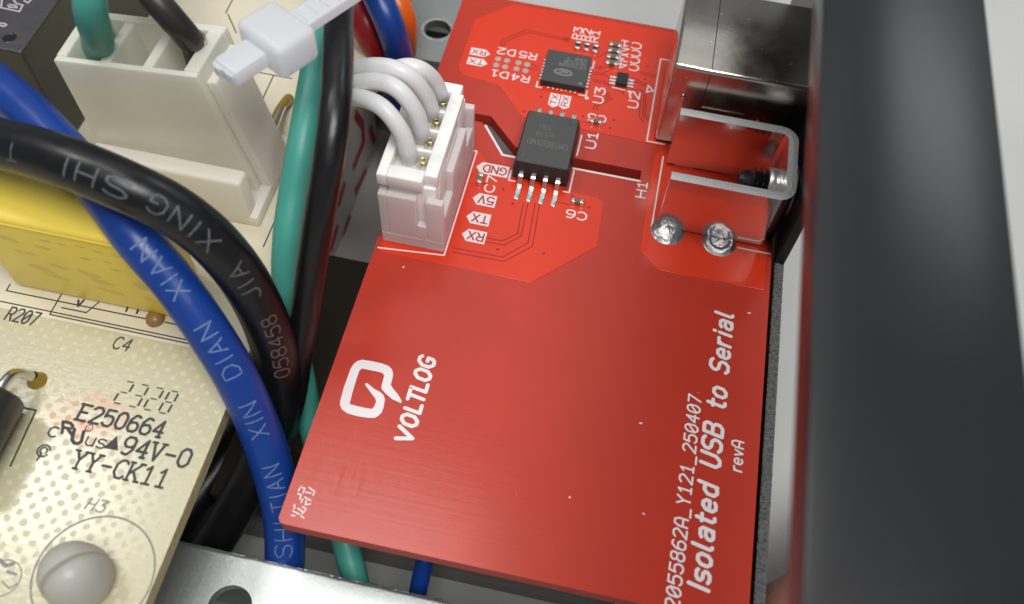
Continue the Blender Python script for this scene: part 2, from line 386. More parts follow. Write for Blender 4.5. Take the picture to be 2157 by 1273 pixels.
def ribbon(pts, w, caps=True):
    """flat stroke with round ends along a 2-D polyline: (vertices, faces)"""
    P = [Vector((p[0], p[1])) for p in pts]
    Q = [P[0]]
    for p in P[1:]:
        if (p - Q[-1]).length > 1e-5: Q.append(p)
    P = Q; n = len(P)
    if n < 2: return [], []
    h = w / 2; L = []; R = []
    closed = (P[0] - P[-1]).length < 1e-4 and n > 3
    for i in range(n):
        if closed:
            d0 = (P[i] - P[i - 1 if i > 0 else n - 2]).normalized(); d1 = (P[i + 1 if i < n - 1 else 1] - P[i]).normalized()
        else:
            d0 = (P[i] - P[i - 1]).normalized() if i > 0 else (P[1] - P[0]).normalized()
            d1 = (P[i + 1] - P[i]).normalized() if i < n - 1 else d0
        t = d0 + d1
        t = t.normalized() if t.length > 0.2 else d0
        nn = Vector((-t.y, t.x)); k = max(0.45, abs(nn.dot(Vector((-d0.y, d0.x)))))
        L.append(P[i] + nn * h / k); R.append(P[i] - nn * h / k)
    vs = [v for i in range(n) for v in (L[i], R[i])]
    fs = [(2 * i + 1, 2 * i + 3, 2 * i + 2, 2 * i) for i in range(n - 1)]
    if caps and not closed:
        for (p, a, b, d) in ((P[0], 0, 1, (P[0] - P[1]).normalized()), (P[-1], 2 * n - 1, 2 * n - 2, (P[-1] - P[-2]).normalized())):
            va = vs[a] - p; k0 = len(vs)
            for j in (1, 2, 3):
                ang = math.pi * j / 4
                vs.append(p + va * math.cos(ang) + d * h * math.sin(ang))
            fs.append((a, k0, k0 + 1, k0 + 2, b))
    return vs, fs

def pieces(pts, w):
    """a pen stroke as bars and round dots, each to be laid a hair above the last"""
    out = []; h = w / 2
    P = [Vector((p[0], p[1])) for p in pts]
    for a, c in zip(P, P[1:]):
        d = c - a
        if d.length < 1e-6: continue
        n_ = Vector((-d.y, d.x)).normalized() * h
        out.append([a - n_, c - n_, c + n_, a + n_])
    for p in P:
        out.append([p + Vector((h * math.cos(k * math.pi / 6), h * math.sin(k * math.pi / 6))) for k in range(12)])
    return out

# stroke letters on a 4 x 6 grid
G = {
 'A': (4, [[(0,0),(0,4),(1,6),(3,6),(4,4),(4,0)], [(0,2.2),(4,2.2)]]),
 '@': (4, [[(0,0),(2,6),(4,0)], [(0.75,2.1),(3.25,2.1)]]),
 'a': (3.6, [[(0.2,3.6),(1,4),(2.6,4),(3.4,3.3),(3.4,0)], [(3.4,2.3),(1,2.3),(0.2,1.6),(0.2,0.7),(1,0),(2.4,0),(3.4,0.9)]]),
 'B': (4, [[(0,0),(0,6),(2.8,6),(3.6,5.2),(3.6,4),(2.8,3.2),(0,3.2)], [(2.8,3.2),(4,2.3),(4,0.9),(3,0),(0,0)]]),
 'C': (4, [[(4,0.8),(3.2,0),(1.4,0),(0,1.6),(0,4.4),(1.4,6),(3.2,6),(4,5.2)]]),
 'c': (3.4, [[(3.2,0.4),(2.4,0),(1.2,0),(0,1),(0,3),(1.2,4),(2.4,4),(3.2,3.6)]]),
 'D': (4, [[(0,0),(0,6),(2.2,6),(4,4.2),(4,1.8),(2.2,0),(0,0)]]),
 'd': (3.6, [[(3.4,6),(3.4,0)], [(3.4,3.4),(2.4,4),(1.2,4),(0.1,3),(0.1,1),(1.2,0),(2.4,0),(3.4,0.6)]]),
 'E': (3.8, [[(3.8,6),(0,6),(0,0),(3.8,0)], [(0,3.1),(3,3.1)]]),
 'e': (3.6, [[(0.1,2),(3.4,2),(3.4,3),(2.4,4),(1.2,4),(0.1,3),(0.1,1),(1.2,0),(2.6,0),(3.3,0.4)]]),
 'G': (4, [[(4,5.2),(3.2,6),(1.4,6),(0,4.4),(0,1.6),(1.4,0),(3.2,0),(4,0.8),(4,2.7),(2.4,2.7)]]),
 'H': (4, [[(0,0),(0,6)], [(4,0),(4,6)], [(0,3),(4,3)]]),
 'I': (0.8, [[(0.4,0),(0.4,6)]]),
 'i': (0.8, [[(0.4,0),(0.4,4)], [(0.4,5.5),(0.4,5.9)]]),
 'J': (3, [[(0,0.8),(0.8,0),(2,0),(3,1),(3,6)]]),
 'K': (4, [[(0,0),(0,6)], [(4,6),(0,2)], [(1.3,3.3),(4,0)]]),
 'L': (3.4, [[(0,6),(0,0),(3.4,0)]]),
 'l': (1.4, [[(0.3,6),(0.3,0.7),(0.9,0),(1.3,0)]]),
 'M': (4.6, [[(0,0),(0,6),(2.3,2),(4.6,6),(4.6,0)]]),
 'N': (4, [[(0,0),(0,6),(4,0),(4,6)]]),
 'O': (4, [[(1.3,0),(0,1.5),(0,4.5),(1.3,6),(2.7,6),(4,4.5),(4,1.5),(2.7,0),(1.3,0)]]),
 'o': (3.4, [[(1,0),(0,1),(0,3),(1,4),(2.4,4),(3.4,3),(3.4,1),(2.4,0),(1,0)]]),
 'P': (4, [[(0,0),(0,6),(3,6),(4,5),(4,3.9),(3,2.9),(0,2.9)]]),
 'R': (4, [[(0,0),(0,6),(3,6),(4,5),(4,3.9),(3,2.9),(0,2.9)], [(1.9,2.9),(4,0)]]),
 'r': (2.4, [[(0,0),(0,4)], [(0,2.7),(1,4),(2.4,4)]]),
 'S': (4, [[(0,0.7),(1,0),(3,0),(4,1),(4,2.2),(3,3),(1,3.2),(0,4),(0,5),(1,6),(3,6),(4,5.4)]]),
 's': (3.2, [[(0,0.4),(0.8,0),(2.4,0),(3.2,0.7),(3.2,1.4),(2.4,2),(0.8,2.1),(0,2.7),(0,3.4),(0.8,4),(2.4,4),(3.1,3.6)]]),
 'T': (4, [[(0,6),(4,6)], [(2,6),(2,0)]]),
 't': (2.4, [[(0.8,5.6),(0.8,0.8),(1.5,0),(2.4,0)], [(0,4),(2.4,4)]]),
 'U': (4, [[(0,6),(0,1.3),(1.2,0),(2.8,0),(4,1.3),(4,6)]]),
 'u': (3.4, [[(0,4),(0,1),(1,0),(2.4,0),(3.4,0.8)], [(3.4,4),(3.4,0)]]),
 'V': (4, [[(0,6),(2,0),(4,6)]]),
 'v': (3.2, [[(0,4),(1.6,0),(3.2,4)]]),
 'W': (5, [[(0,6),(1.2,0),(2.5,4.4),(3.8,0),(5,6)]]),
 'X': (4, [[(0,0),(4,6)], [(0,6),(4,0)]]),
 'Y': (4, [[(0,6),(2,3),(4,6)], [(2,3),(2,0)]]),
 '0': (4, [[(1.2,0),(0,1.3),(0,4.7),(1.2,6),(2.8,6),(4,4.7),(4,1.3),(2.8,0),(1.2,0)], [(0.3,1.4),(3.7,4.6)]]),
 'Q': (4, [[(1.2,0),(0,1.3),(0,4.7),(1.2,6),(2.8,6),(4,4.7),(4,1.3),(2.8,0),(1.2,0)]]),
 '1': (3, [[(0.2,4.7),(1.6,6),(1.6,0)], [(0.2,0),(3,0)]]),
 '2': (4, [[(0,5.1),(1,6),(3,6),(4,5),(4,4),(0,0),(4,0)]]),
 '3': (4, [[(0,6),(4,6),(1.8,3.5),(3,3.5),(4,2.6),(4,1),(3,0),(1,0),(0,0.8)]]),
 '4': (4, [[(3,0),(3,6),(0,1.9),(4,1.9)]]),
 '5': (4, [[(3.7,6),(0.4,6),(0,3.3),(1,3.8),(3,3.8),(4,2.8),(4,1),(3,0),(1,0),(0,0.8)]]),
 '6': (4, [[(3.6,5.6),(2.8,6),(1.6,6),(0,4),(0,1),(1,0),(3,0),(4,1),(4,2.4),(3,3.4),(1,3.4),(0,2.4)]]),
 '7': (4, [[(0,6),(4,6),(1.4,0)]]),
 '8': (4, [[(1,3.2),(0,2.2),(0,1),(1,0),(3,0),(4,1),(4,2.2),(3,3.2),(1,3.2),(0.2,4),(0.2,5.2),(1,6),(3,6),(3.8,5.2),(3.8,4),(3,3.2)]]),
 '9': (4, [[(0.4,0.4),(1.2,0),(2.4,0),(4,2),(4,5),(3,6),(1,6),(0,5),(0,3.6),(1,2.6),(3,2.6),(4,3.6)]]),
 '_': (4, [[(0,-0.8),(4,-0.8)]]),
 '-': (3.4, [[(0,2.9),(3.4,2.9)]]),
 ' ': (3, []),
}
SERIF = {'E': [(0,0),(0,6)], }
def text_strokes(s, h, gap=1.6, slant=0.0, mono=None, serif=False):
    """list of polylines in text space plus the total width"""
    k = h / 6.0; x = 0.0; out = []
    for ch in s:
        adv, pl = G[ch]
        off = (mono - adv) / 2 if mono else 0
        for line in pl:
            out.append([((x + off + p[0] + slant * p[1]) * k, p[1] * k) for p in line])
        if serif and ch in 'EYKVA1H4':
            ends = {'E': [(0, 0), (0, 6)], 'Y': [(0, 6), (4, 6), (2, 0)], 'K': [(0, 0), (0, 6), (4, 6), (4, 0)], 'V': [(0, 6), (4, 6)], 'A': [(0, 0), (4, 0)], '1': [], 'H': [(0, 0), (4, 0), (0, 6), (4, 6)], '4': [(3, 0)]}[ch]
            for e in ends:
                out.append([((x + off + e[0] - 0.8 + slant * e[1]) * k, e[1] * k), ((x + off + e[0] + 0.8 + slant * e[1]) * k, e[1] * k)])
        x += (mono if mono else adv) + gap
    return out, (x - gap) * k
_lift = [0]
def text(mb, s, o, dx, dy, h, w, z, gap=1.6, slant=0.0, width=None, mono=None, serif=False, lift=0.0015):
    """stroke lettering laid flat at height z; dx/dy = reading and up directions"""
    st, tw = text_strokes(s, h, gap, slant, mono, serif)
    kx = (width / tw) if width else 1.0
    dx = Vector(dx); dy = Vector(dy); o = Vector((o[0], o[1]))
    flip = dx.x * dy.y - dx.y * dy.x < 0; k = 0
    for pl in st:
        p2 = [o + dx * (a * kx) + dy * b for a, b in pl]
        for q in pieces(p2, w):
            q = q[::-1] if flip and False else q
            mb.add([(v.x, v.y, z + 0.00035 * (k % 24)) for v in q], [tuple(range(len(q)))]); k += 1
def stroke(mb, pts, w, z, caps=True):
    vs, fs = ribbon(pts, w, caps); mb.add([(v.x, v.y, z) for v in vs], fs)
def xy(lst, z=0.0):
    return [tuple(spot(px, py, z).xy) for px, py in lst]

UP = ((0, 1), (-1, 0))        # reads away from the camera
INV = ((-1, 0), (0, -1))      # upside down
FWD = ((1, 0), (0, 1))
BW, BL = 38.26, 66.33         # red board

# ---------------------------------------------------------------- setting
b = MB(); b.sheet([(-900, -700), (900, -700), (900, 1200), (-900, 1200)], -24.0)
tag(obj('bench_top', b, M['bench']), 'pale grey bench top under the circuit boards', kind='structure')

# ---------------------------------------------------------------- red circuit board
rb = thing('red_circuit_board', 'red circuit board with chips, square socket and white lettering', 'circuit board', (BW / 2, BL / 2, 0))
cu = bpy.data.curves.new('board_plate', 'CURVE'); cu.dimensions = '2D'; cu.fill_mode = 'BOTH'; cu.extrude = 0.8
slot = [(2.6, 46.45), (6.55, 46.45), (9.75, 42.68), (24.2, 42.68), (24.2, 43.95), (10.7, 43.95), (7.3, 47.55), (2.6, 47.55)]
for pts in (rounded(0, BW, 0, BL, 0.55), slot):
    s = cu.splines.new('POLY'); s.points.add(len(pts) - 1); s.use_cyclic_u = True
    for q, p in zip(s.points, pts): q.co = (p[0], p[1], 0, 1)
tmp = bpy.data.objects.new('tmp', cu); COL.objects.link(tmp)
dg = bpy.context.evaluated_depsgraph_get()
pm = bpy.data.meshes.new_from_object(tmp.evaluated_get(dg)); bpy.data.objects.remove(tmp); bpy.data.curves.remove(cu)
pm.name = 'board_plate'; pm.transform(Matrix.Translation((0, 0, -0.8)))
plate = link('board_plate', pm, [M['mask'], M['board_edge']], rb)
for f in pm.polygons:
    f.material_index = 0 if abs(f.normal.z) > 0.5 else 1
    f.use_smooth = False

pour_top = [(6.07, 65.75), (2.18, 61.91), (2.14, 53.6), (2.9, 52.9), (7.13, 52.3), (10.59, 48.3), (24.66, 47.9), (37.4, 47.9), (37.4, 65.75)]
pour_mid = [(7.0, 42.5), (8.1, 41.3), (10.2, 39.75), (11.2, 39.55), (20.3, 39.3), (20.95, 38.7), (21.15, 33.2), (15.59, 27.5), (0.6, 27.62), (0.6, 42.5)]
pour_h1 = [(25.9, 47.3), (25.3, 46.4), (25.36, 33.7), (27.5, 31.85), (37.7, 31.95), (37.7, 47.3)]
for pts in (pour_top, pour_mid, pour_h1):
    c = MB(); c.prism(pts[::-1] if sum((q[0] - p[0]) * (q[1] + p[1]) for p, q in zip(pts, pts[1:] + pts[:1])) > 0 else pts, 0.004, 0.045, 0.03)
    obj('copper_area', c, M['mask_cu'], plate)
# trace clearances etched into the copper areas, covered by the mask
g = MB()
def crop_pts(lst, x0, y0, k): return xy([(x0 + a / k, y0 + b_ / k) for a, b_ in lst])
tr6 = [[(478, 700), (435, 915), (330, 965), (215, 945)], [(508, 705), (462, 930), (345, 995), (200, 972)], [(560, 700), (510, 980), (330, 1080), (-20, 1015)], [(592, 705), (540, 1005), (340, 1110), (-20, 1045)],
       [(760, 600), (820, 640), (850, 680)], [(715, 690), (800, 712)]]
tr5 = [[(432, 262), (440, 205), (680, 108), (1080, 195)], [(462, 262), (470, 222), (690, 132), (1070, 212)], [(690, 480), (800, 490)], [(720, 430), (790, 470)], [(1195, 985), (1270, 1000)],
       [(1320, 880), (1325, 835), (1490, 745)], [(1350, 880), (1352, 845), (1505, 765)]]
tr4 = [[(800, 715), (880, 770), (965, 805)], [(785, 852), (900, 850), (948, 885), (932, 1180), (1000, 1240)], [(790, 690), (900, 745), (990, 790)], [(975, 905), (965, 1170), (1015, 1215)], [(890, 615), (1095, 665)], [(900, 643), (1085, 690)],
       [(310, 625), (420, 640), (500, 595)], [(300, 655), (430, 660), (510, 690)], [(300, 715), (450, 740), (510, 790)], [(300, 740), (440, 765), (500, 815)], [(340, 440), (400, 420), (440, 375), (490, 385)], [(915, 850), (885, 1190), (940, 1260)]]
tl = [crop_pts(q, 960, 220, 3.35) for q in tr6] + [crop_pts(q, 960, 40, 4.546) for q in tr5] + [crop_pts(q, 1200, 50, 6.06) for q in tr4]
for i, q in enumerate(tl):
    stroke(g, q, 0.11, 0.047 + 0.0006 * (i % 4))
obj('trace_gap', g, M['gap'], plate)
g = MB()
for i, (x, y) in enumerate(xy([(1140, 205), (1104, 236), (1228, 246), (1285, 271), (1293, 254), (1276, 190), (1312, 196), (1364, 141), (1359, 168), (1060, 400), (1080, 430), (1241, 438), (1048, 526), (1145, 535), (1343, 199), (1020, 388)])):
    g.sheet(circle(x, y, 0.13, 10), 0.049)
for (x, y) in [(19.0, 53.9), (17.6, 57.8), (13.2, 61.3)]:
    stroke(g, circle(x, y, 0.33, 16) + [(x + 0.33, y)], 0.07, 0.0495); g.sheet(circle(x, y, 0.12, 10), 0.0497)
obj('via', g, mat('dark_red_via', (0.22, 0.008, 0.006), 0.4), plate)

# silkscreen
ZS = 0.056
s = MB()
text(s, 'Isolated USB to Serial', (34.95, 2.0), *UP, 1.62, 0.33, ZS, gap=1.9, slant=0.22, width=26.3)
obj('title_lettering', s, M['silk'], plate)
s = MB()
text(s, '2055862A_Y121_250407', (32.78, 0.1), *UP, 1.08, 0.17, ZS, gap=1.75, mono=4, slant=0.12, width=18.9)
text(s, 'revA', (36.85, 12.75), *UP, 0.98, 0.17, ZS, gap=1.7, slant=0.1, width=2.75)
obj('order_code_lettering', s, M['silk'], plate)
s = MB()
text(s, 'V', (8.75, 8.9), *UP, 1.38, 0.36, ZS, slant=0.16, width=1.15)
for ch, v0, wd in (('O', 10.5, 0.9), ('L', 11.9, 0.72), ('T', 12.75, 1.0), ('L', 14.0, 0.72), ('O', 15.05, 0.9), ('G', 16.4, 0.85)):
    text(s, ch, (8.75, v0), *UP, 1.38, 0.34, ZS, slant=0.16, width=wd)
obj('brand_lettering', s, M['silk'], plate)
K = 5.7875
def lg(l): return xy([(700 + a / K, 740 + b_ / K) for a, b_ in l])
s = MB()
s.sheet(lg([(845, 605), (838, 638), (725, 585), (650, 520), (605, 470), (597, 440), (635, 300), (610, 270), (560, 255), (360, 215), (330, 245), (300, 330), (245, 510), (212, 648), (300, 672), (400, 695), (480, 708), (505, 690), (535, 620), (525, 580), (470, 510), (402, 415), (402, 400), (422, 392), (510, 462), (590, 505), (628, 545), (642, 590), (625, 690), (600, 755), (560, 795), (510, 820), (420, 815), (300, 795), (180, 760), (115, 710), (92, 650), (100, 600), (140, 450), (185, 325), (225, 215), (265, 155), (310, 122), (365, 108), (480, 125), (610, 155), (690, 185), (730, 230), (742, 285), (735, 330), (712, 415), (745, 465), (800, 530)][::-1]), ZS)
obj('logo_print', s, M['silk'], plate)
# date code made of loose segments
s = MB()
for seg in [[(810, 605), (855, 628)], [(800, 635), (822, 640)], [(868, 640), (888, 655)], [(822, 560), (820, 590)], [(845, 585), (880, 610)], [(880, 575), (905, 590)], [(860, 520), (868, 488), (845, 480)], [(880, 520), (868, 545)], [(905, 530), (900, 560), (935, 555)], [(895, 505), (938, 530)], [(868, 425), (850, 460)], [(895, 440), (885, 475)], [(905, 470), (940, 478)], [(925, 435), (950, 455), (965, 460)], [(965, 465), (955, 492)], [(862, 430), (885, 440)], [(875, 625), (900, 600)]]:
    stroke(s, xy([(380 + a / 3.413, 900 + b_ / 3.413) for a, b_ in seg]), 0.12, ZS)
obj('date_code_print', s, M['silk'], plate)
s = MB(); t2 = MB()
for nm, u in (('R3', 14.68), ('R2', 15.72), ('R1', 16.75)):
    text(s, nm, (u, 61.75), *UP, 0.9, 0.15, ZS, width=1.9)
text(s, 'D2', (7.85, 58.05), *INV, 0.95, 0.16, ZS, width=1.95); text(s, 'R5', (10.3, 58.1), *INV, 0.95, 0.16, ZS, width=1.9)
text(s, 'D1', (7.8, 54.4), *INV, 0.95, 0.16, ZS, width=1.85); text(s, 'R4', (10.2, 54.4), *INV, 0.95, 0.16, ZS, width=1.95)
for i, (u, v) in enumerate(((21.75, 62.35), (21.82, 61.1), (21.85, 59.95), (21.9, 58.75))):
    text(s, 'C' + '1234'[i], (u, v + 0.5), *INV, 0.95, 0.16, ZS, width=2.3)
text(s, 'U3', (18.75, 52.35), *UP, 1.05, 0.17, ZS, width=2.3); text(s, 'U2', (22.6, 52.6), *UP, 1.05, 0.17, ZS, width=2.4)
text(s, 'U1', (18.95, 45.65), *UP, 1.0, 0.17, ZS, width=2.2); text(s, 'C5', (19.45, 50.55), *INV, 0.95, 0.16, ZS, width=1.9)
text(s, 'C6', (19.5, 37.0), *INV, 0.95, 0.16, ZS, width=2.0); text(s, 'H1', (25.0, 40.35), *UP, 0.95, 0.16, ZS, width=2.0)
text(s, 'C7', (9.75, 37.3), *UP, 0.95, 0.16, ZS, width=2.1)
obj('designator_lettering', s, M['silk'], plate)
s = MB()
for name, px, kind in (('RX', (1010, 111.5), 'r'), ('TX', (1004, 131.5), 'r'), ('GND', (1036, 358), 'l'), ('5V', (1019, 422), 'l'), ('TX', (1006, 461), 'l'), ('RX', (997, 498), 'l'), ('TX', (1167, 212), 'd'), ('RX', (1190, 216), 'd')):
    c = spot(*px); x, y = c.x, c.y
    if kind == 'r': pl = [(x - 1.05, y - 0.58), (x + 0.7, y - 0.58), (x + 1.25, y), (x + 0.7, y + 0.58), (x - 1.05, y + 0.58)]
    elif kind == 'l':
        hw = 1.75 if name == 'GND' else 1.25
        pl = [(x - hw + 0.1, y), (x - hw + 0.65, y - 0.75), (x + hw, y - 0.75), (x + hw, y + 0.75), (x - hw + 0.65, y + 0.75)]
    else: pl = [(x, y - 1.1), (x + 0.55, y - 0.75), (x + 0.55, y + 1.0), (x - 0.55, y + 1.0), (x - 0.55, y - 0.75)]
    s.sheet(pl, ZS)
    if kind == 'd': text(t2, name, (x + 0.3, y - 0.62), *UP, 0.62, 0.12, ZS + 0.006, width=1.4)
    elif kind == 'r': text(t2, name, (x + 0.72, y + 0.33), *INV, 0.66, 0.13, ZS + 0.006, width=1.5)
    else: text(t2, name, (x + (1.5 if name == 'GND' else 1.0), y + 0.46), *INV, 0.92, 0.17, ZS + 0.006, width=2.35 if name == 'GND' else 1.5)
tags = obj('arrow_tag_print', s, M['silk'], plate); obj('arrow_tag_lettering', t2, M['silk_red'], plate)
s = MB()
for q in ([(7.0, 46.05), (9.62, 42.47), (11.0, 42.47)], [(17.2, 42.47), (24.2, 42.47)], [(24.9, 60.98), (24.22, 60.98), (24.22, 48.15), (26.1, 48.15)], [(26.2, 46.4), (26.12, 36.9)], [(34.85, 36.38), (38.1, 36.38)],
          [(0.35, 28.0), (6.78, 28.62), (6.9, 42.3), (6.3, 42.3)], [(17.28, 47.2), (17.25, 44.3)], [(17.3, 42.2), (17.3, 39.2), (16.7, 39.2)], [(10.95, 40.6), (10.95, 39.3), (11.6, 39.3)],
          [(11.2, 53.9), (11.2, 53.05), (11.8, 53.05)], [(16.0, 53.05), (16.8, 53.05), (16.8, 53.9)], [(16.85, 57.4), (16.85, 58.6)], [(19.5, 55.1), (20.9, 55.0)]):
    stroke(s, q, 0.25 if q[-1][1] == 42.47 else 0.16, ZS + 0.001)
s.sheet(circle(16.95, 52.75, 0.22, 12), ZS + 0.004); s.sheet(circle(21.4, 54.9, 0.2, 12), ZS + 0.004)
stroke(s, [(23.35, 56.4), (24.0, 55.7), (23.3, 55.35), (23.35, 56.4)], 0.16, ZS + 0.004)
obj('outline_print', s, M['silk'], plate)

s = MB(); rng = random.Random(21)
for k in range(9):
    x, y = rng.uniform(1, 37), rng.uniform(1, 31); r = rng.uniform(0.025, 0.07)
    if k < 4: x, y = tuple(xy([(850, 563), (1200, 1048), (1578, 660), (1350, 892)][k:k + 1])[0]); r = 0.09
    a = rng.uniform(0, 3.14); e = rng.uniform(1.0, 2.5)
    s.prism([(x + r * e * math.cos(t) * math.cos(a) - r * math.sin(t) * math.sin(a), y + r * e * math.cos(t) * math.sin(a) + r * math.sin(t) * math.cos(a)) for t in [q * math.pi / 3 for q in range(6)]], 0.003, 0.03)
obj('dust_print', s, mat('pale_dust', (0.75, 0.68, 0.66), 0.8), plate).name = 'dust'

# isolator chip (wide body, eight gull-wing leads)
u0, v0 = 11.155, 39.78; u1, v1 = u0 + 5.85, v0 + 7.5
def gull(y0, sgn):
    p = [(y0, 1.30), (y0 + sgn * 0.42, 1.30), (y0 + sgn * 0.62, 1.18), (y0 + sgn * 0.95, 0.32), (y0 + sgn * 1.15, 0.17), (y0 + sgn * 1.95, 0.14)]
    return p
b = MB(); taper = 0.28
b.prism(rounded(u0, u1, v0, v1, 0.25), 0.25, 1.30)
ob = [(p.x if hasattr(p, 'x') else p[0], p[1]) for p in rounded(u0, u1, v0, v1, 0.25)]
cxm, cym = (u0 + u1) / 2, (v0 + v1) / 2
def tap(co):
    f = max(0.0, (co.z - 1.304) / 1.2)
    return Vector((cxm + (co.x - cxm) * (1 - f * 0.07), cym + (co.y - cym) * (1 - f * 0.055), co.z))
b.prism(ob, 1.304, 2.5, 0.06, tap)
chip = obj('isolator_chip', b, [M['chip']], rb)
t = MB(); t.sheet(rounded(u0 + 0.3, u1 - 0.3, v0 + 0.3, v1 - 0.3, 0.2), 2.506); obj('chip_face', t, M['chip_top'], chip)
lead_me = None
def lead_mesh(sgn):
    m_ = MB(); pr = gull(0, sgn); hw = 0.215; th = 0.2
    for i in range(len(pr) - 1):
        pass
    top = [(y, z) for y, z in pr]; bot = [(y - sgn * 0.0 , z - th) if i in (0, 1, 4, 5) else (y - sgn * th, z - 0.05) for i, (y, z) in enumerate(pr)]
    vs = [(-hw, y, z) for y, z in top] + [(hw, y, z) for y, z in top] + [(-hw, y, max(z, 0.02)) for y, z in bot] + [(hw, y, max(z, 0.02)) for y, z in bot]
    n = len(pr); fs = []
    for i in range(n - 1):
        fs += [(i, n + i, n + i + 1, i + 1), (2 * n + i, 2 * n + i + 1, 3 * n + i + 1, 3 * n + i), (i, i + 1, 2 * n + i + 1, 2 * n + i), (n + i, 3 * n + i, 3 * n + i + 1, n + i + 1)]
    fs.append((n - 1, 2 * n - 1, 4 * n - 1, 3 * n - 1))
    m_.add(vs, fs); return m_
for sgn, y0 in ((-1, v0), (1, v1)):
    me = lead_mesh(sgn).mesh('lead'); me.materials.append(M['tin'])
    for i in range(4):
        o = link('lead', me, None, chip); o.location = (12.17 + 1.27 * i, y0, 0)
        pd = MB(); x = 12.17 + 1.27 * i; ya, yb = sorted((y0 + sgn * 1.35, y0 + sgn * 2.75))
        pd.prism(rounded(x - 0.29, x + 0.29, ya, yb, 0.22), 0.045, 0.12, 0.05)
        smooth_obj(obj('solder_fillet', pd, M['tin'], chip), 60)
M['dimple'] = mat('chip_dimple', (0.008, 0.008, 0.008), 0.25)
for q in ((16.2, 46.35, 2.52), (12.0, 40.75, 2.52)):
    d = MB(); d.lathe([(0.0, -0.03), (0.34, -0.03), (0.40, 0.0)], q, n=24); obj('mould_dimple', d, M['dimple'], chip)
d = MB()
text(d, 'CMT8Q21WD', (16.25, 43.25), *INV, 0.72, 0.10, 2.512, width=4.2); text(d, 'e331', (14.6, 44.35), *INV, 0.6, 0.08, 2.512, width=1.9); text(d, '33U', (14.2, 45.4), *INV, 0.55, 0.08, 2.512, width=1.2)
obj('chip_marking', d, M['chip_mark'], chip)

# controller chip (leadless square package)
u0, v0 = 11.54, 53.42
b = MB(); b.box(u0, u0 + 5, v0, v0 + 5, 0.06, 0.85, 0.03)
qf = obj('controller_chip', b, M['chip'], rb)
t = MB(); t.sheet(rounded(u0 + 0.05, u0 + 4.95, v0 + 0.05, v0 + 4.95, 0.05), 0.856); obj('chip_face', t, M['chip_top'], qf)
pad = MB(); pad.prism(rounded(-0.13, 0.13, -0.30, 0.22, 0.1), 0.05, 0.17, 0.06); pme = pad.mesh('contact'); pme.materials.append(M['tin'])
for side in range(4):
    for i in range(7):
        a = 1.0 + 0.5 * i
        o = link('contact', pme, None, qf)
        if side == 0: o.location = (u0 + a, v0, 0)
        elif side == 1: o.location = (u0 + 5, v0 + a, 0); o.rotation_euler.z = math.pi / 2
        elif side == 2: o.location = (u0 + a, v0 + 5, 0); o.rotation_euler.z = math.pi
        else: o.location = (u0, v0 + a, 0); o.rotation_euler.z = -math.pi / 2
d = MB()
text(d, 'CP21Q2N', (u0 + 4.55, v0 + 3.15), *INV, 0.42, 0.06, 0.862, width=2.9); text(d, 'AQ1CUR', (u0 + 4.5, v0 + 3.75), *INV, 0.42, 0.06, 0.862, width=2.4); text(d, '2318  T', (u0 + 4.5, v0 + 4.35), *INV, 0.42, 0.06, 0.862, width=2.2)
cx_, cy_ = u0 + 2.25, v0 + 1.75
def arc(cx, cy, rx, ry, a0, a1, n=14, rot=0): return [(cx + rx * math.cos(math.radians(a0 + (a1 - a0) * k / n)), cy + ry * math.sin(math.radians(a0 + (a1 - a0) * k / n))) for k in range(n + 1)]
stroke(d, arc(cx_, cy_, 0.95, 0.42, 30, 200), 0.2, 0.862); stroke(d, arc(cx_, cy_, 0.95, 0.42, 210, 380), 0.2, 0.8625); stroke(d, [(cx_ - 0.45, cy_ - 0.1), (cx_ + 0.1, cy_ + 0.12), (cx_ + 0.45, cy_ + 0.05)], 0.2, 0.863)
d.sheet(circle(u0 + 4.4, v0 + 0.5, 0.19, 14), 0.862)
obj('chip_marking', d, mat('grey_chip_marking', (0.24, 0.245, 0.24), 0.6), qf)

# small six-lead chip
b = MB(); b.box(19.72, 21.0, 55.35, 57.0, 0.1, 0.72, 0.05); sm = obj('protection_chip', b, M['chip'], rb)
pad = MB(); pad.prism(rounded(-0.42, 0.42, -0.15, 0.15, 0.1), 0.05, 0.24, 0.08); pme = pad.mesh('contact'); pme.materials.append(M['tin'])
for u in (19.38, 21.34):
    for i in range(3):
        o = link('contact', pme, None, sm); o.location = (u, 55.62 + 0.5 * i, 0)
# chip resistors and capacitors: body with two tinned ends
def chip_part(name, u, v, along_v, ln, wd, hh, m):
    b = MB(); e = ln * 0.28
    if along_v: b.box(u - wd / 2, u + wd / 2, v - ln / 2 + e, v + ln / 2 - e, 0.06, hh, 0.02)
    else: b.box(u - ln / 2 + e, u + ln / 2 - e, v - wd / 2, v + wd / 2, 0.06, hh, 0.02)
    o = obj(name, b, m, rb)
    for sg in (-1, 1):
        t = MB()
        if along_v: t.box(u - wd / 2 - 0.03, u + wd / 2 + 0.03, *sorted((v + sg * ln / 2 * 1.25, v + sg * (ln / 2 - e))), 0.05, hh + 0.02, 0.06)
        else: t.box(*sorted((u + sg * ln / 2 * 1.25, u + sg * (ln / 2 - e))), v - wd / 2 - 0.03, v + wd / 2 + 0.03, 0.05, hh + 0.02, 0.06)
        smooth_obj(obj('end_cap', t, M['tin'], o), 50)
for u in (14.62, 15.66, 16.66): chip_part('resistor', u, 60.55, True, 1.05, 0.55, 0.38, M['res_black'])
for i, v in enumerate((61.55, 60.55, 59.55, 58.55)): chip_part('capacitor', 18.85 + 0.0 * i, v, False, 1.15, 0.62, 0.55, M['cap_tan'])
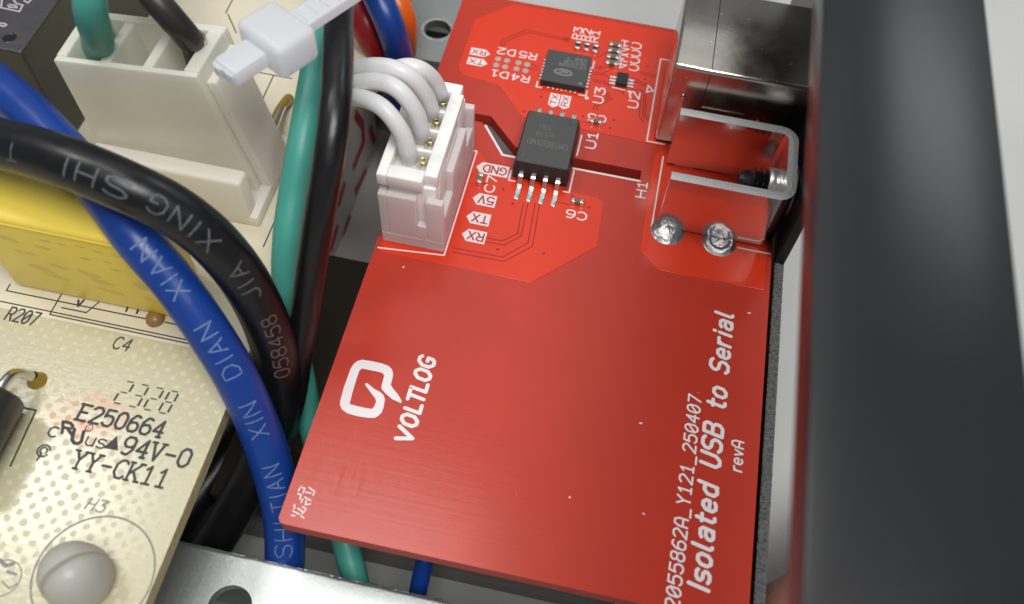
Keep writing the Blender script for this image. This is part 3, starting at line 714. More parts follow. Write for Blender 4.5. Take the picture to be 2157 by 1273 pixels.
chip_part('capacitor', 18.5, 49.35, False, 1.05, 0.55, 0.5, M['cap_tan']); chip_part('capacitor', 18.35, 38.1, False, 1.05, 0.55, 0.5, M['cap_tan'])
chip_part('capacitor', 8.05, 38.6, True, 1.05, 0.55, 0.5, M['cap_tan'])
for (u, v) in ((6.18, 56.25), (7.23, 56.22), (8.54, 56.24), (9.55, 56.2), (6.18, 55.24), (7.22, 55.2), (8.52, 55.23), (9.57, 55.19)):
    b = MB(); b.prism(circle(u, v, 0.36, 16), 0.046, 0.075, 0.02); obj('empty_solder_pad', b, M['pad'], rb)

# four-way pin header shell
b = MB(); hz = 7.4
b.box(0.55, 6.65, 28.9, 42.2, 0.08, 1.6, 0.1)
b.box(0.55, 1.3, 28.9, 42.2, 1.6, hz, 0.12)
b.box(5.95, 6.65, 33.0, 38.6, 1.6, hz, 0.12)                      # keyed side, open near the ends
b.box(5.95, 6.65, 29.75, 32.99, 1.6, 4.6, 0.08); b.box(5.95, 6.65, 38.61, 41.3, 1.6, 4.6, 0.08)
b.box(1.31, 4.15, 28.9, 29.6, 1.6, hz, 0.12); b.box(4.16, 5.05, 28.9, 29.6, 1.6, 3.6, 0.05); b.box(5.06, 6.65, 28.9, 29.6, 1.6, hz + 0.0, 0.12)
b.box(1.31, 6.65, 41.5, 42.2, 1.6, hz - 0.4, 0.12)
obj('pin_header', b, M['header'], rb)
for i in range(4):
    b = MB(); b.box(3.0, 3.6, 31.55 + 2.5 * i, 32.15 + 2.5 * i, 0.1, 6.4, 0.05); obj('header_pin', b, M['tin'], rb)

# square socket in a folded nickel shell
b = MB(); b.box(24.95, 41.0, 48.25, 60.3, 0.25, 11.05, 0.42, seg=3)
us = smooth_obj(obj('socket_shell', b, M['usb'], rb), 40)
b = MB(); b.box(28.55, 28.63, 48.6, 60.0, 11.0, 11.075); b.box(28.55, 28.63, 48.20, 48.28, 6.2, 10.6); b.box(28.0, 28.08, 48.20, 48.28, 0.4, 6.1)
obj('fold_seam', b, mat('dark_seam', (0.02, 0.018, 0.015), 0.4), us)
b = MB(); b.prism([(28.7, 0.6), (36.5, 0.6), (34.0, 4.0), (33.0, 6.3), (28.7, 6.3)], 48.14, 48.24, 0.0, lambda c: Vector((c.x, c.z, c.y)))
obj('latch_spring', b, M['usb'], us)
b = MB(); b.box(29.6, 31.0, 48.06, 48.13, 3.7, 5.6, 0.03); obj('spring_window', b, mat('grey_window', (0.30, 0.28, 0.27), 0.5), us)
for x, z in ((26.6, 7.2), (34.6, 5.6)):
    b = MB(); b.lathe([(0.30, 0), (0.26, 0.12), (0.12, 0.14), (0.1, 0.05)], (x, 48.24, z), (0, -1, 0), 14); obj('punch_mark', b, M['usb'], us)
for x0 in (36.2, 37.6):
    b = MB(); b.box(x0, x0 + 0.5, 48.10, 48.2, 4.4, 5.0, 0.04); b.box(x0 - 0.4, x0 + 0.02, 48.10, 48.19, 4.4, 4.55, 0.03); obj('spring_tab', b, M['tin'], us)

# U-shaped bracket, open at the top
def u_profile(off):
    r = 1.7 - off
    x0, xr, ya, yb = 26.55, 38.25 - off, 37.0 + off, 46.35 - off
    pts = [(x0, ya)]
    pts += [(xr - r + r * math.sin(math.radians(a)), ya + r - r * math.cos(math.radians(a))) for a in range(0, 91, 15)]
    pts += [(xr - r + r * math.cos(math.radians(a)), yb - r + r * math.sin(math.radians(a))) for a in range(0, 91, 15)]
    pts += [(x0, yb)]
    return pts
outer, inner = u_profile(0.0), u_profile(0.95)
n = len(outer); vs = []; fs = []; zt, zb = 7.5, 0.35
for z in (zb, zt): vs += [(x, y, z) for x, y in outer] + [(x, y, z) for x, y in inner]
for i in range(n - 1):
    fs += [(i, i + 1, 2 * n + i + 1, 2 * n + i), (n + i + 1, n + i, 3 * n + i, 3 * n + i + 1), (n + i, n + i + 1, i + 1, i)]
fs += [(n, 0, 2 * n, 3 * n), (n - 1, 2 * n - 1, 4 * n - 1, 3 * n - 1)]
b = MB(); b.add(vs, fs); br = smooth_obj(obj('mounting_bracket', b, M['alu'], rb), 40)
rim = MB()
for i in range(n - 1): rim.add([(*outer[i], zt), (*outer[i + 1], zt), (*inner[i + 1], zt), (*inner[i], zt)], [(0, 1, 2, 3)])
rim2 = MB()
for a, c in zip(range(n - 1), range(1, n)):
    q = [Vector((*outer[a], zt)), Vector((*outer[c], zt)), Vector((*inner[c], zt)), Vector((*inner[a], zt))]
    mid = [(q[0] + q[3]) / 2 + Vector((0, 0, 0.06)), (q[1] + q[2]) / 2 + Vector((0, 0, 0.06))]
    rim2.add([q[0], q[1], mid[1], mid[0]], [(0, 1, 2, 3)]); rim2.add([mid[0], mid[1], q[2], q[3]], [(0, 1, 2, 3)])
smooth_obj(obj('bracket_rim', rim2, M['alu_cut'], br), 60)
for (u, v, ring) in ((27.75, 36.75, 0), (32.95, 36.6, 1)):
    b = MB()
    prof = [(1.7, 0.0), (1.5, 0.12), (1.25, 0.32), (0.9, 0.48), (0.5, 0.56), (0.0, 0.58)] if not ring else [(1.7, 0), (1.5, 0.14), (1.3, 0.36), (1.1, 0.38), (0.9, 0.2), (0.6, 0.16), (0.3, 0.28), (0.0, 0.3)]
    b.lathe(prof, (u, v, 0.046), n=28); obj('solder_joint', b, M['solder'], br)
for q in ((27.0, 29.2, 37.3, 37.84), (31.6, 34.2, 37.3, 37.84), (27.5, 29.5, 45.5, 46.2), (33, 35, 45.5, 46.2)):
    b = MB(); b.box(*q, 0.05, 0.45, 0.05); obj('bracket_foot', b, M['alu'], br)

# ---------------------------------------------------------------- screw with nut through the bracket wall
sc_v, sc_z = 41.0, 4.6
scw = thing('panel_screw', 'black screw with bright nut inside the U-shaped metal bracket', 'screw', (38, sc_v, sc_z))
prof = [(0.0, 33.3), (0.95, 33.3), (1.15, 33.7), (1.2, 34.4)]
x = 34.4
while x < 36.0: prof += [(1.22, x), (1.62, x + 0.26), (1.22, x + 0.52)]; x += 0.62
prof += [(1.25, 38.6)]
b = MB(); b.lathe(prof, (0, sc_v, sc_z), (1, 0, 0), 28, smooth=False); obj('thread', b, M['screw'], scw)
b = MB(); b.lathe([(1.2, 36.0), (1.75, 36.0), (1.85, 36.1), (1.85, 36.9), (1.78, 37.0), (1.85, 37.1), (1.85, 37.34), (1.2, 37.36)], (0, sc_v, sc_z), (1, 0, 0), 40); obj('nut', b, M['nut'], scw)
b = MB(); b.lathe([(0.0, 42.2), (1.6, 42.1), (2.6, 41.4), (2.9, 40.5), (2.9, 39.9), (1.3, 39.9)], (0, sc_v, sc_z), (1, 0, 0), 32); obj('screw_head', b, M['screw'], scw)

# ---------------------------------------------------------------- black panel: low lip, tall wall, overhanging top flange
pn = thing('black_faceplate', 'black faceplate with rough cut lip and wide blurred flange beside red board', 'faceplate', (39, 30, -24))
b = MB()
prof_vz = [(-30, -24), (75, -24), (75, 34), (35.5, 34), (35.5, -0.05), (-30, -0.05)]
b.prism([(v, z) for v, z in prof_vz], 38.62, 39.5, 0.0, lambda c: Vector((c.z, c.x, c.y)))
obj('panel_wall', b, M['panel'], pn)
lip = MB(); nseg = 420; L0, L1 = -30.0, 35.45
rows = []
rng = random.Random(3)
for i in range(nseg + 1):
    v = L0 + (L1 - L0) * i / nseg
    rows.append([(38.60 + rng.uniform(-0.02, 0.03), v, -0.04), (38.76, v, 0.05 + rng.uniform(-0.06, 0.07)), (38.98, v, 0.06 + rng.uniform(-0.09, 0.09)), (39.2, v, 0.06 + rng.uniform(-0.09, 0.09)), (39.38, v, 0.03 + rng.uniform(-0.06, 0.06)), (39.51 + rng.uniform(-0.02, 0.02), v, -0.04)])
vs = [p for r in rows for p in r]; fs = []
for i in range(nseg):
    for k in range(5): fs.append((i * 6 + k, i * 6 + k + 1, (i + 1) * 6 + k + 1, (i + 1) * 6 + k))
lip.add(vs, fs); obj('cut_edge', lip, M['panel_cut'], pn)
b = MB(); b.box(31.85, 42.4, -60, 90, 31.5, 34.0, 0.15, seg=2); smooth_obj(obj('top_flange', b, M['flange'], pn), 40)
b = MB(); b.lathe([(1.3, 38.28), (2.5, 38.3), (2.55, 38.45), (2.5, 38.58), (1.3, 38.6)], (0, sc_v, sc_z), (1, 0, 0), 32); obj('washer', b, mat('grey_washer', (0.45, 0.45, 0.44), 0.4, metal=0.8), scw)

# ---------------------------------------------------------------- white plug on the pin header with four white wires
pg = thing('white_wire_plug', 'white four-way plug with four curved white wires', 'plug', (3.3, 35.4, 7))
b = MB(); z1 = 9.85
b.box(1.4, 5.85, 29.7, 41.4, 2.0, 8.4, 0.1)
b.box(0.55, 1.5, 29.15, 41.7, 8.4, z1, 0.15)          # left rail of the collar
pk = [31.85 + 2.5 * i for i in range(4)]
b.box(1.5, 4.75, 29.15, 30.6, 8.4, z1, 0.15)          # front rail
b.box(1.5, 5.6, 40.45, 41.7, 8.4, z1, 0.15)           # back rail
for i in range(3): b.box(1.5, 4.7, 32.95 + 2.5 * i - 0.18, 32.95 + 2.5 * i + 0.18, 8.4, z1 - 0.12, 0.05)
b.box(4.7, 5.95, 30.0, 40.45, 8.4, z1, 0.12)          # right rail
b.box(5.8, 6.0, 30.6, 33.2, 4.0, 9.0, 0.08); b.box(5.7, 6.0, 37.8, 40.6, 4.0, 9.0, 0.08)
smooth_obj(obj('plug_housing', b, M['plug'], pg), 30)
for vv in (32.2, 38.9):
    b = MB(); b.lathe([(0.0, 0.012), (0.42, 0.012), (0.45, 0.0)], (5.35, vv, z1), n=20); obj('mould_mark', b, M['plug'], pg)
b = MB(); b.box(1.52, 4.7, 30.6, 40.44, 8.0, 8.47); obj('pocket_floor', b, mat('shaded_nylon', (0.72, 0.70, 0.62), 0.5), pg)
ww = [[(866, 348, 6.5), (862, 325, 9.6), (845, 278, 12.2), (812, 233, 13.8), (775, 211, 13.6), (735, 205, 12.0), (690, 215, 9.5), (640, 240, 6)],
      [(892, 300, 6.5), (888, 282, 9.6), (876, 238, 12.4), (842, 192, 14.4), (800, 173, 14.4), (750, 176, 13.0), (700, 192, 10.5), (650, 215, 7)],
      [(914, 250, 6.5), (909, 235, 9.6), (893, 196, 12.4), (860, 160, 14.4), (815, 142, 14.8), (762, 143, 13.6), (715, 165, 11.5), (660, 190, 8)],
      [(932, 212, 6.5), (927, 198, 9.6), (912, 168, 12.0), (884, 146, 13.6), (850, 142, 13.6), (815, 158, 12.2), (770, 190, 9.5), (720, 230, 6)]]
for q in ww:
    b = MB(); b.tube(spline([spot(*p) for p in q], 10), 0.80, 20); obj('white_wire', b, M['white_wire'], pg)
for i in range(4):
    b = MB(); v = pk[i] + 0.35
    ring = [(4.05 + 0.33 * math.cos(math.radians(a)), v + 0.3 * math.sin(math.radians(a)), 9.15) for a in range(-150, 151, 20)]
    b.tube(ring, 0.11, 8); b.tube([(3.85, v - 0.45, 8.4), (3.85, v - 0.45, 9.2)], 0.13, 8)
    b.tube([(4.1, v + 0.1, 8.4), (4.1, v + 0.1, 8.9)], 0.22, 8)
    obj('contact', b, M['gold'], pg)

# ---------------------------------------------------------------- cream power board and its soldered parts
CZ = 2.0
cb = thing('cream_circuit_board', 'cream power board with black lettering at the left', 'circuit board', (-25, 20, CZ - 1.6))
b = MB(); b.box(-70, -6.84, -40, 75, CZ - 1.6, CZ, 0.05)
cpl = obj('board_plate', b, [M['cream'], M['cream_edge']], cb)
for f in cpl.data.polygons: f.material_index = 0 if f.normal.z > 0.9 else 1
b = MB(); b.sheet([(-70, 12.62), (-11.2, 12.62), (-6.9, 12.7), (-6.9, 75), (-70, 75)], CZ + 0.004); obj('white_ink_zone', b, M['cream_flat'], cpl)
def cxy(l): return xy(l, CZ)
ci = MB(); z = CZ + 0.012
def c8(l): return cxy([(a / 5.136, 560 + b_ / 5.136) for a, b_ in l])
for i, q in enumerate([[(0, 385), (540, 495), (2080, 815)], [(540, 528), (2130, 862)], [(665, 310), (540, 525)], [(110, 200), (70, 270), (600, 378), (1590, 578)], [(1790, 612), (2010, 660)], [(670, 455), (935, 508), (1070, 395)], [(850, 375), (845, 440)], [(910, 372), (845, 440)], [(1380, 455), (1365, 492)], [(1495, 480), (1480, 515)]]):
    stroke(ci, c8(q), 0.13 if i not in (6, 7, 8, 9) else 0.2, z + 0.0008 * (i % 5))
text(ci, 'R207', tuple(spot(9, 673, CZ).xy), *FWD, 1.3, 0.17, z, slant=0.12, width=2.75)
text(ci, 'C4', tuple(spot(235, 733, CZ).xy), *FWD, 1.15, 0.15, z, slant=0.1, width=1.45)
obj('outline_print', ci, M['ink'], cpl)
ci = MB()
text(ci, 'H3', tuple(spot(178, 1072, CZ).xy), *FWD, 0.95, 0.12, z, slant=0.2, width=1.45)
ctr = spot(197, 1210, CZ)
stroke(ci, [(ctr.x + 4.48 * math.cos(a * math.pi / 36), ctr.y + 4.48 * math.sin(a * math.pi / 36)) for a in range(73)], 0.15, z)
c2 = spot(5, 1218, CZ); stroke(ci, [(c2.x + 1.35 * math.cos(a * math.pi / 24), c2.y + 1.35 * math.sin(a * math.pi / 24)) for a in range(49)], 0.1, z)
stroke(ci, cxy([(0, 1180), (12, 1192), (28, 1188)]), 0.3, z + 0.001); stroke(ci, cxy([(4, 1225), (20, 1240), (36, 1230)]), 0.12, z + 0.001); stroke(ci, cxy([(15, 1205), (34, 1210)]), 0.2, z + 0.002)
obj('mounting_ring_print', ci, M['ink_grey'], cpl)
ci = MB()
text(ci, 'E25Q664', tuple(spot(160, 884, CZ).xy), *FWD, 1.42, 0.24, z, mono=4, width=7.3, serif=True, slant=0.04)
text(ci, '94V-Q', tuple(spot(253, 955, CZ).xy), *FWD, 1.5, 0.24, z, mono=4, width=5.6, serif=True, slant=0.04)
text(ci, 'c', tuple(spot(99, 918, CZ).xy), *FWD, 1.25, 0.16, z); text(ci, 'us', tuple(spot(178, 937, CZ).xy), *FWD, 1.1, 0.15, z, width=1.6)
ci.sheet(cxy([(217, 944), (249, 950), (247, 918)]), z)
text(ci, 'R', tuple(spot(131, 912, CZ).xy), *FWD, 0.95, 0.26, z, slant=-0.3, width=0.85); text(ci, 'U', tuple(spot(150, 932, CZ).xy), *FWD, 1.1, 0.3, z + 0.004, slant=-0.2, width=0.8)
rg = spot(188, 902, CZ); stroke(ci, [(rg.x + 0.3 * math.cos(a * math.pi / 8), rg.y + 0.3 * math.sin(a * math.pi / 8)) for a in range(17)], 0.08, z)
text(ci, 'YY-CK11', tuple(spot(147, 985, CZ).xy), *FWD, 1.5, 0.22, z, mono=4, width=7.9, serif=True, slant=0.04)
sy = spot(92, 950, CZ)
for k, (rx, ry, a0, a1) in enumerate(((0.5, 0.5, 20, 330), (0.28, 0.28, -40, 260))): stroke(ci, arc(sy.x, sy.y, rx, ry, a0, a1), 0.15, z + 0.001 * k)
stroke(ci, [(sy.x - 0.05, sy.y - 0.35), (sy.x - 0.15, sy.y - 0.85)], 0.16, z + 0.003)
# seven-segment date code, dashes only where the photo shows them
d0 = spot(238, 848, CZ)
segs = {'2': 'abged', '3': 'abgcd', '8': 'abcdefg'}
for i, ch in enumerate(('2', '3', '2', '8')):
    ox, oy = d0.x + 1.32 * i, d0.y; w_, h_ = 0.78, 1.05
    sp = {'a': ((0.1, 2 * h_), (w_ - 0.1, 2 * h_)), 'g': ((0.1, h_), (w_ - 0.1, h_)), 'd': ((0.1, 0), (w_ - 0.1, 0)), 'f': ((0, h_ + 0.15), (0, 2 * h_ - 0.15)), 'b': ((w_, h_ + 0.15), (w_, 2 * h_ - 0.15)), 'e': ((0, 0.15), (0, h_ - 0.15)), 'c': ((w_, 0.15), (w_, h_ - 0.15))}
    for k in segs[ch]:
        (xa, ya), (xb, yb) = sp[k]
        stroke(ci, [(ox + xa + 0.1 * ya, oy + ya), (ox + xb + 0.1 * yb, oy + yb)], 0.12 if k in 'agd' else 0.19, z, caps=False)
obj('approval_lettering', ci, M['ink'], cpl)
# traces near the white connector
ci = MB()
for q in ([(540, 152), (615, 166)], [(576, 160), (552, 212)], [(475, 28), (490, 0)], [(498, 70), (480, 30)], [(555, 520), (590, 440)], [(598, 130), (640, 138)]): stroke(ci, cxy(q), 0.13, z)
obj('outline_print', ci, M['ink'], cpl)

# yellow film capacitor
b = MB(); b.box(-29.3, -14.1, 14.95, 20.2, CZ + 0.25, 13.2, 0.45, seg=3)
yc = smooth_obj(obj('film_capacitor', b, M['yellow'], cb), 40)
b = MB(); b.box(-29.0, -14.4, 14.86, 14.96, 12.45, 12.62, 0.04); obj('case_ridge', b, M['yellow'], yc)
b = MB(); rng = random.Random(11)
def face_xz(px, py):   # point on the capacitor's front face
    d = ROT @ Vector(((px - CX) / F_PX, -(py - CY) / F_PX, -1.0)); s_ = (14.95 - CAM.y) / d.y; q = CAM + d * s_; return (q.x, q.z)
def smudge(px, py, rx, ry, ang, k):
    x, zz = face_xz(px, py); n_ = 14
    pl = []
    for i in range(n_):
        a = 2 * math.pi * i / n_; r = 1 + rng.uniform(-0.25, 0.25)
        ex, ez = rx * math.cos(a) * r, ry * math.sin(a) * r
        pl.append((x + ex * math.cos(ang) - ez * math.sin(ang), 14.942 - 0.0006 * k, zz + ex * math.sin(ang) + ez * math.cos(ang)))
    b.add(pl, [tuple(range(n_))])
for k, (px, py, rx, ry, an) in enumerate([(15, 503, 0.9, 0.28, -0.25), (85, 566, 1.3, 0.36, -0.25), (125, 563, 0.75, 0.27, -0.25), (125, 585, 1.2, 0.2, -0.15), (190, 580, 1.0, 0.5, -0.3), (215, 595, 1.1, 0.35, -0.1), (235, 615, 1.3, 0.27, -0.15), (300, 605, 0.7, 0.55, -0.3), (315, 632, 0.6, 0.32, -0.4), (40, 530, 0.35, 0.14, -0.3), (65, 535, 0.6, 0.12, -0.1), (90, 522, 0.7, 0.14, -0.1), (95, 508, 0.5, 0.1, 0), (130, 515, 0.4, 0.1, 0), (170, 520, 0.6, 0.1, 0), (180, 545, 0.5, 0.16, 0), (205, 530, 0.5, 0.12, 0), (245, 570, 0.5, 0.15, -0.2), (250, 540, 0.7, 0.08, 0), (225, 552, 0.4, 0.12, 0)]):
    smudge(px, py, rx, ry, an, k)
obj('faint_print', b, M['yellow_print'], yc)
bd = spot(325, 668, CZ + 0.4); b = MB(); b.lathe([(0.85, -0.4), (0.8, -0.1), (0.62, 0.15), (0.3, 0.32), (0, 0.36)], (bd.x, bd.y, CZ + 0.4), n=20); obj('glue_bead', b, M['brown'], cb)

# white power header with latch wall
b = MB(); b.box(-25.7, -11.3, 26.25, 28.05, CZ, 8.2, 0.35, seg=3); b.box(-25.7, -10.6, 26.3, 36.8, CZ, 3.4, 0.2)
hd = smooth_obj(obj('power_header', b, M['nylon'], cb), 40)
# axial diode
dx_, dv0, dv1, dz_ = -24.3, -3.4, 3.9, CZ + 2.7
b = MB(); b.lathe([(0.0, dv0), (2.3, dv0), (2.6, dv0 + 0.25), (2.6, dv1 - 0.25), (2.35, dv1), (0.0, dv1)], (dx_, 0, dz_), (0, 1, 0), 40); di = obj('diode_body', b, M['diode'], cb)
hp = spot(78, 802, CZ)
b = MB(); b.tube(spline([(dx_ + 0.4, dv1 - 0.3, dz_), (dx_ + 0.45, dv1 + 1.0, dz_ + 0.1), (hp.x - 0.55, hp.y - 0.7, dz_ - 0.3), (hp.x - 0.1, hp.y - 0.1, CZ + 0.9), (hp.x, hp.y, CZ - 0.6)], 8), 0.42, 14); obj('diode_lead', b, M['lead'], di)
b = MB(); b.lathe([(0.85, 0), (0.7, 0.25), (0.5, 0.5), (0.42, 0.9)], (hp.x, hp.y, CZ), n=20); obj('flux_collar', b, M['flux'], cb)
ci = MB(); stroke(ci, cxy([(45, 858), (76, 865), (22, 982)]), 0.16, z); obj('outline_print', ci, M['ink'], cpl)
b = MB()
for k in range(25):
    pass
ringp = []
for k in range(19):
    a = 2 * math.pi * k / 18; ringp.append((0.42 * math.sin(a), 0.8 * math.cos(a)))
vs, fs = ribbon(ringp, 0.14)
b.add([(dx_ + 2.62 * math.sin((p.x + 2.1) / 2.62), 0.6 + p.y, dz_ + 2.62 * math.cos((p.x + 2.1) / 2.62)) for p in vs], fs); obj('diode_marking', b, M['print_grey'], di)
# thin lead with amber flux beside the connector
pA, pB, pC = spot(604, 208, CZ + 0.6), spot(588, 243, CZ + 1.8), spot(566, 300, CZ + 3.5)
b = MB(); b.tube([pA, pB, pC], 0.36, 12); ld = obj('component_lead', b, M['lead'], cb)
b = MB(); b.tube(spline([pA + Vector((0.1, 0.2, -0.3)), pA * 0.7 + pB * 0.3, pB + Vector((-0.35, 0, -0.2)), pB * 0.4 + pC * 0.6 + Vector((-0.35, 0, -0.2))], 6), [0.62, 0.6, 0.58, 0.56, 0.54, 0.52, 0.5, 0.5, 0.5, 0.5, 0.48, 0.46, 0.44, 0.42, 0.4, 0.38, 0.36, 0.34, 0.3], 12); obj('flux_coat', b, M['flux'], ld)

# dark relay box
b = MB(); b.box(-60, -32.2, 31.6, 60, CZ + 0.2, 14.0, 0.25)
rl = obj('relay_case', b, [M['box_black'], M['box_top']], cb)
for f in rl.data.polygons: f.material_index = 1 if f.normal.z > 0.9 else 0
b = MB(); zt_ = 14.01
def bx(l): return xy([(a / 4.896, b_ / 4.896) for a, b_ in l], zt_)
for i, q in enumerate([[(20, 0), (10, 80), (200, 120), (235, 55), (165, 35), (140, 0)], [(85, 50), (95, 75), (170, 80), (165, 60), (90, 45)], [(250, 10), (290, 30), (320, 0)], [(0, 240), (50, 245), (65, 260), (40, 275), (0, 262)]]): stroke(b, bx(q), 0.2, zt_ + 0.001 * i)
obj('case_lettering', b, mat('pale_case_lettering', (0.42, 0.38, 0.40), 0.5), rl)
h0 = spot(20, 80, zt_); b = MB(); b.lathe([(0.62, 0.0), (0.5, 0.05), (0.42, -0.02)], (h0.x, h0.y, zt_), n=20); b.sheet(circle(h0.x, h0.y, 0.44, 16), zt_ + 0.005); obj('vent_hole', b, M['screw'], rl)

# ---------------------------------------------------------------- nylon standoff peg through the cream board
pc = spot(172, 1215, CZ)
pe = thing('nylon_standoff', 'grey white nylon standoff peg inside the ring marked H3', 'standoff', (pc.x, pc.y, CZ))
b = MB(); b.lathe([(1.75, -9.0), (1.75, 2.2)], (pc.x + 0.35, pc.y - 0.35, CZ), n=32); obj('peg_stem', b, M['nylon_peg'], pe)
def half_bullet(name, a0, off, prof):
    b = MB(); n_ = 20; vs = []; fs = []
    for r, h in prof:
        for k in range(n_ + 1):
            a = a0 + math.pi * k / n_; vs.append((pc.x + 0.35 + off[0] + r * math.cos(a), pc.y - 0.35 + off[1] + r * math.sin(a), CZ + h))
    m_ = n_ + 1
    for i in range(len(prof) - 1):
        for k in range(n_): fs.append((i * m_ + k, i * m_ + k + 1, (i + 1) * m_ + k + 1, (i + 1) * m_ + k))
        fs.append((i * m_ + n_, i * m_, (i + 1) * m_, (i + 1) * m_ + n_))
    b.add(vs, fs); return smooth_obj(obj(name, b, M['nylon_peg'], pe), 50)
dome = [(1.7, -1.5), (1.75, 0.6), (2.45, 0.9), (2.5, 1.3), (2.42, 2.2), (2.2, 3.2), (1.85, 4.0), (1.3, 4.7), (0.7, 5.05), (0.02, 5.15)]
sa = math.radians(52)
half_bullet('peg_prong', sa, (0, 0), dome)
half_bullet('peg_prong', sa + math.pi, (0.04 * math.sin(sa), -0.04 * math.cos(sa)), [(r * 0.985, h * 0.88) for r, h in dome])

# ---------------------------------------------------------------- cream plug with teal and black wire
vp = thing('power_plug', 'translucent cream three-way plug holding one teal and one black wire', 'plug', (-20, 31, 3))
top = [Vector((-25.94, 28.15, 18)), Vector((-14.12, 29.21, 18)), Vector((-13.84, 35.55, 18)), Vector((-26.0, 34.46, 18))]
bot = [Vector((-25.6, 28.18, 3.4)), Vector((-11.6, 29.44, 3.4)), Vector((-11.6, 35.75, 3.4)), Vector((-25.6, 34.49, 3.4))]
def pmap(c):
    a = (top[0] * (1 - c.x) + top[1] * c.x) * (1 - c.y) + (top[3] * (1 - c.x) + top[2] * c.x) * c.y
    d = (bot[0] * (1 - c.x) + bot[1] * c.x) * (1 - c.y) + (bot[3] * (1 - c.x) + bot[2] * c.x) * c.y
    return d * (1 - c.z) + a * c.z
b = MB(); e = 0.075
def pbox(x0, x1, y0, y1, z0, z1, bv=0.008): b.box(x0, x1, y0, y1, z0, z1, bv, pmap)
xs = [0.0, 0.33, 0.63, 0.93]
pbox(0, 1, 0.0, 0.09, 0, 0.985, 0.01); pbox(0, 1, 0.87, 1.0, 0, 0.985, 0.012)
for i, x0 in enumerate(xs): pbox(max(0, x0 - (0.0 if i == 0 else 0.035)), x0 + (0.07 if i in (0, 3) else 0.035), 0.091, 0.869, 0, 0.99 if i in (0, 3) else 0.975, 0.01)
pbox(0.071, 0.929, 0.092, 0.868, 0.12, 0.18)
ph = obj('plug_housing', b, M['nylon'], vp)
b = MB()
pbox(1.003, 1.07, 0.12, 0.88, 0.0, 0.9, 0.012)
obj('housing_rib', b, M['nylon'], vp)
def wire(name, pts, r, m, parent=None, n=28, step=24):
    path = spline([spot(*p) if not isinstance(p, Vector) else p for p in pts], step)
    b = MB(); b.tube(path, r, n)
    o = obj(name, b, m, parent); return o, path
wire('teal_wire', [pmap(Vector((0.18, 0.5, 0.5))), (212, 110, 16.8), (205, 75, 20), (192, 30, 23), (188, -20, 25), (190, -80, 26), (150, -260, 22), (60, -420, 10)], 1.28, M['teal'], vp)
wire('black_wire', [pmap(Vector((0.78, 0.5, 0.5))), (412, 105, 16.8), (395, 78, 19), (358, 35, 21.5), (315, -15, 23), (270, -80, 24), (200, -260, 20), (120, -420, 8)], 1.12, mat('brownish_black_pvc', (0.030, 0.026, 0.024), 0.4), vp)
for (px, py, m) in ((226, 55, 'teal'), (424, 82, 'black')):
    q = spot(px, py, 18.4); b = MB(); b.tube([q + Vector((0, 0, -2.5)), q + Vector((0.05, 0.1, 0.3))], [0.4, 0.35], 10); b.tube([q + Vector((-0.3, -0.5, -2)), q + Vector((-0.2, -0.45, 0))], 0.3, 10); obj('crimp_contact', b, M['lead'], vp)

# ---------------------------------------------------------------- loose cables
def cable_text(mb, path, r, px, py, s_, h, w, yoff=0.0, gap=1.6, width=None):
    """print on a cable: the text's middle sits at the cable point nearest to the pixel, reading against the path"""
    ss = [0.0]
    for a, c in zip(path, path[1:]): ss.append(ss[-1] + (c - a).length)
    def scr(p):
        q = ROT.transposed() @ (p - CAM); return (CX + F_PX * q.x / -q.z, CY - F_PX * q.y / -q.z)
    def face(i):
        T = (path[min(i + 1, len(path) - 1)] - path[max(i - 1, 0)]).normalized(); nn = CAM - path[i]
        return scr(path[i] + (nn - T * nn.dot(T)).normalized() * r)
    best = min(range(len(path)), key=lambda i: (face(i)[0] - px) ** 2 + (face(i)[1] - py) ** 2)
    st, tw = text_strokes(s_, h, gap); kx = width / tw if width else 1.0; tw *= kx
    def frame(s):
        s = max(0.0, min(ss[-1] - 1e-4, s)); i = max(k for k in range(len(ss)) if ss[k] <= s); i = min(i, len(path) - 2)
        f = (s - ss[i]) / (ss[i + 1] - ss[i]); P = path[i].lerp(path[i + 1], f)
        t0 = (path[min(i + 1, len(path) - 1)] - path[max(i - 1, 0)]).normalized(); t1 = (path[min(i + 2, len(path) - 1)] - path[i]).normalized(); T = t0.lerp(t1, f).normalized()
        nn = CAM - P; nn = (nn - T * nn.dot(T)).normalized(); return P, T, nn
    s0 = ss[best] + tw / 2
    for k, pl in enumerate(st):
        fine = []
        for a, c in zip(pl, pl[1:]):
            m_ = max(1, int(math.hypot((c[0] - a[0]) * kx, c[1] - a[1]) / 0.18))
            for j in range(m_): fine.append(((a[0] + (c[0] - a[0]) * j / m_) * kx, a[1] + (c[1] - a[1]) * j / m_))
        fine.append((pl[-1][0] * kx, pl[-1][1]))
        for j_, q in enumerate(pieces(fine, w)):
            out = []
            for v in q:
                P, T, nn = frame(s0 - v.x); upv = nn.cross(-T); a = (v.y - h / 2 + yoff) / r
                out.append(P + (nn * math.cos(a) + upv * math.sin(a)) * (r + 0.010 + 0.0006 * ((j_ + k) % 17)))
            mb.add(out, [tuple(range(len(q)))])

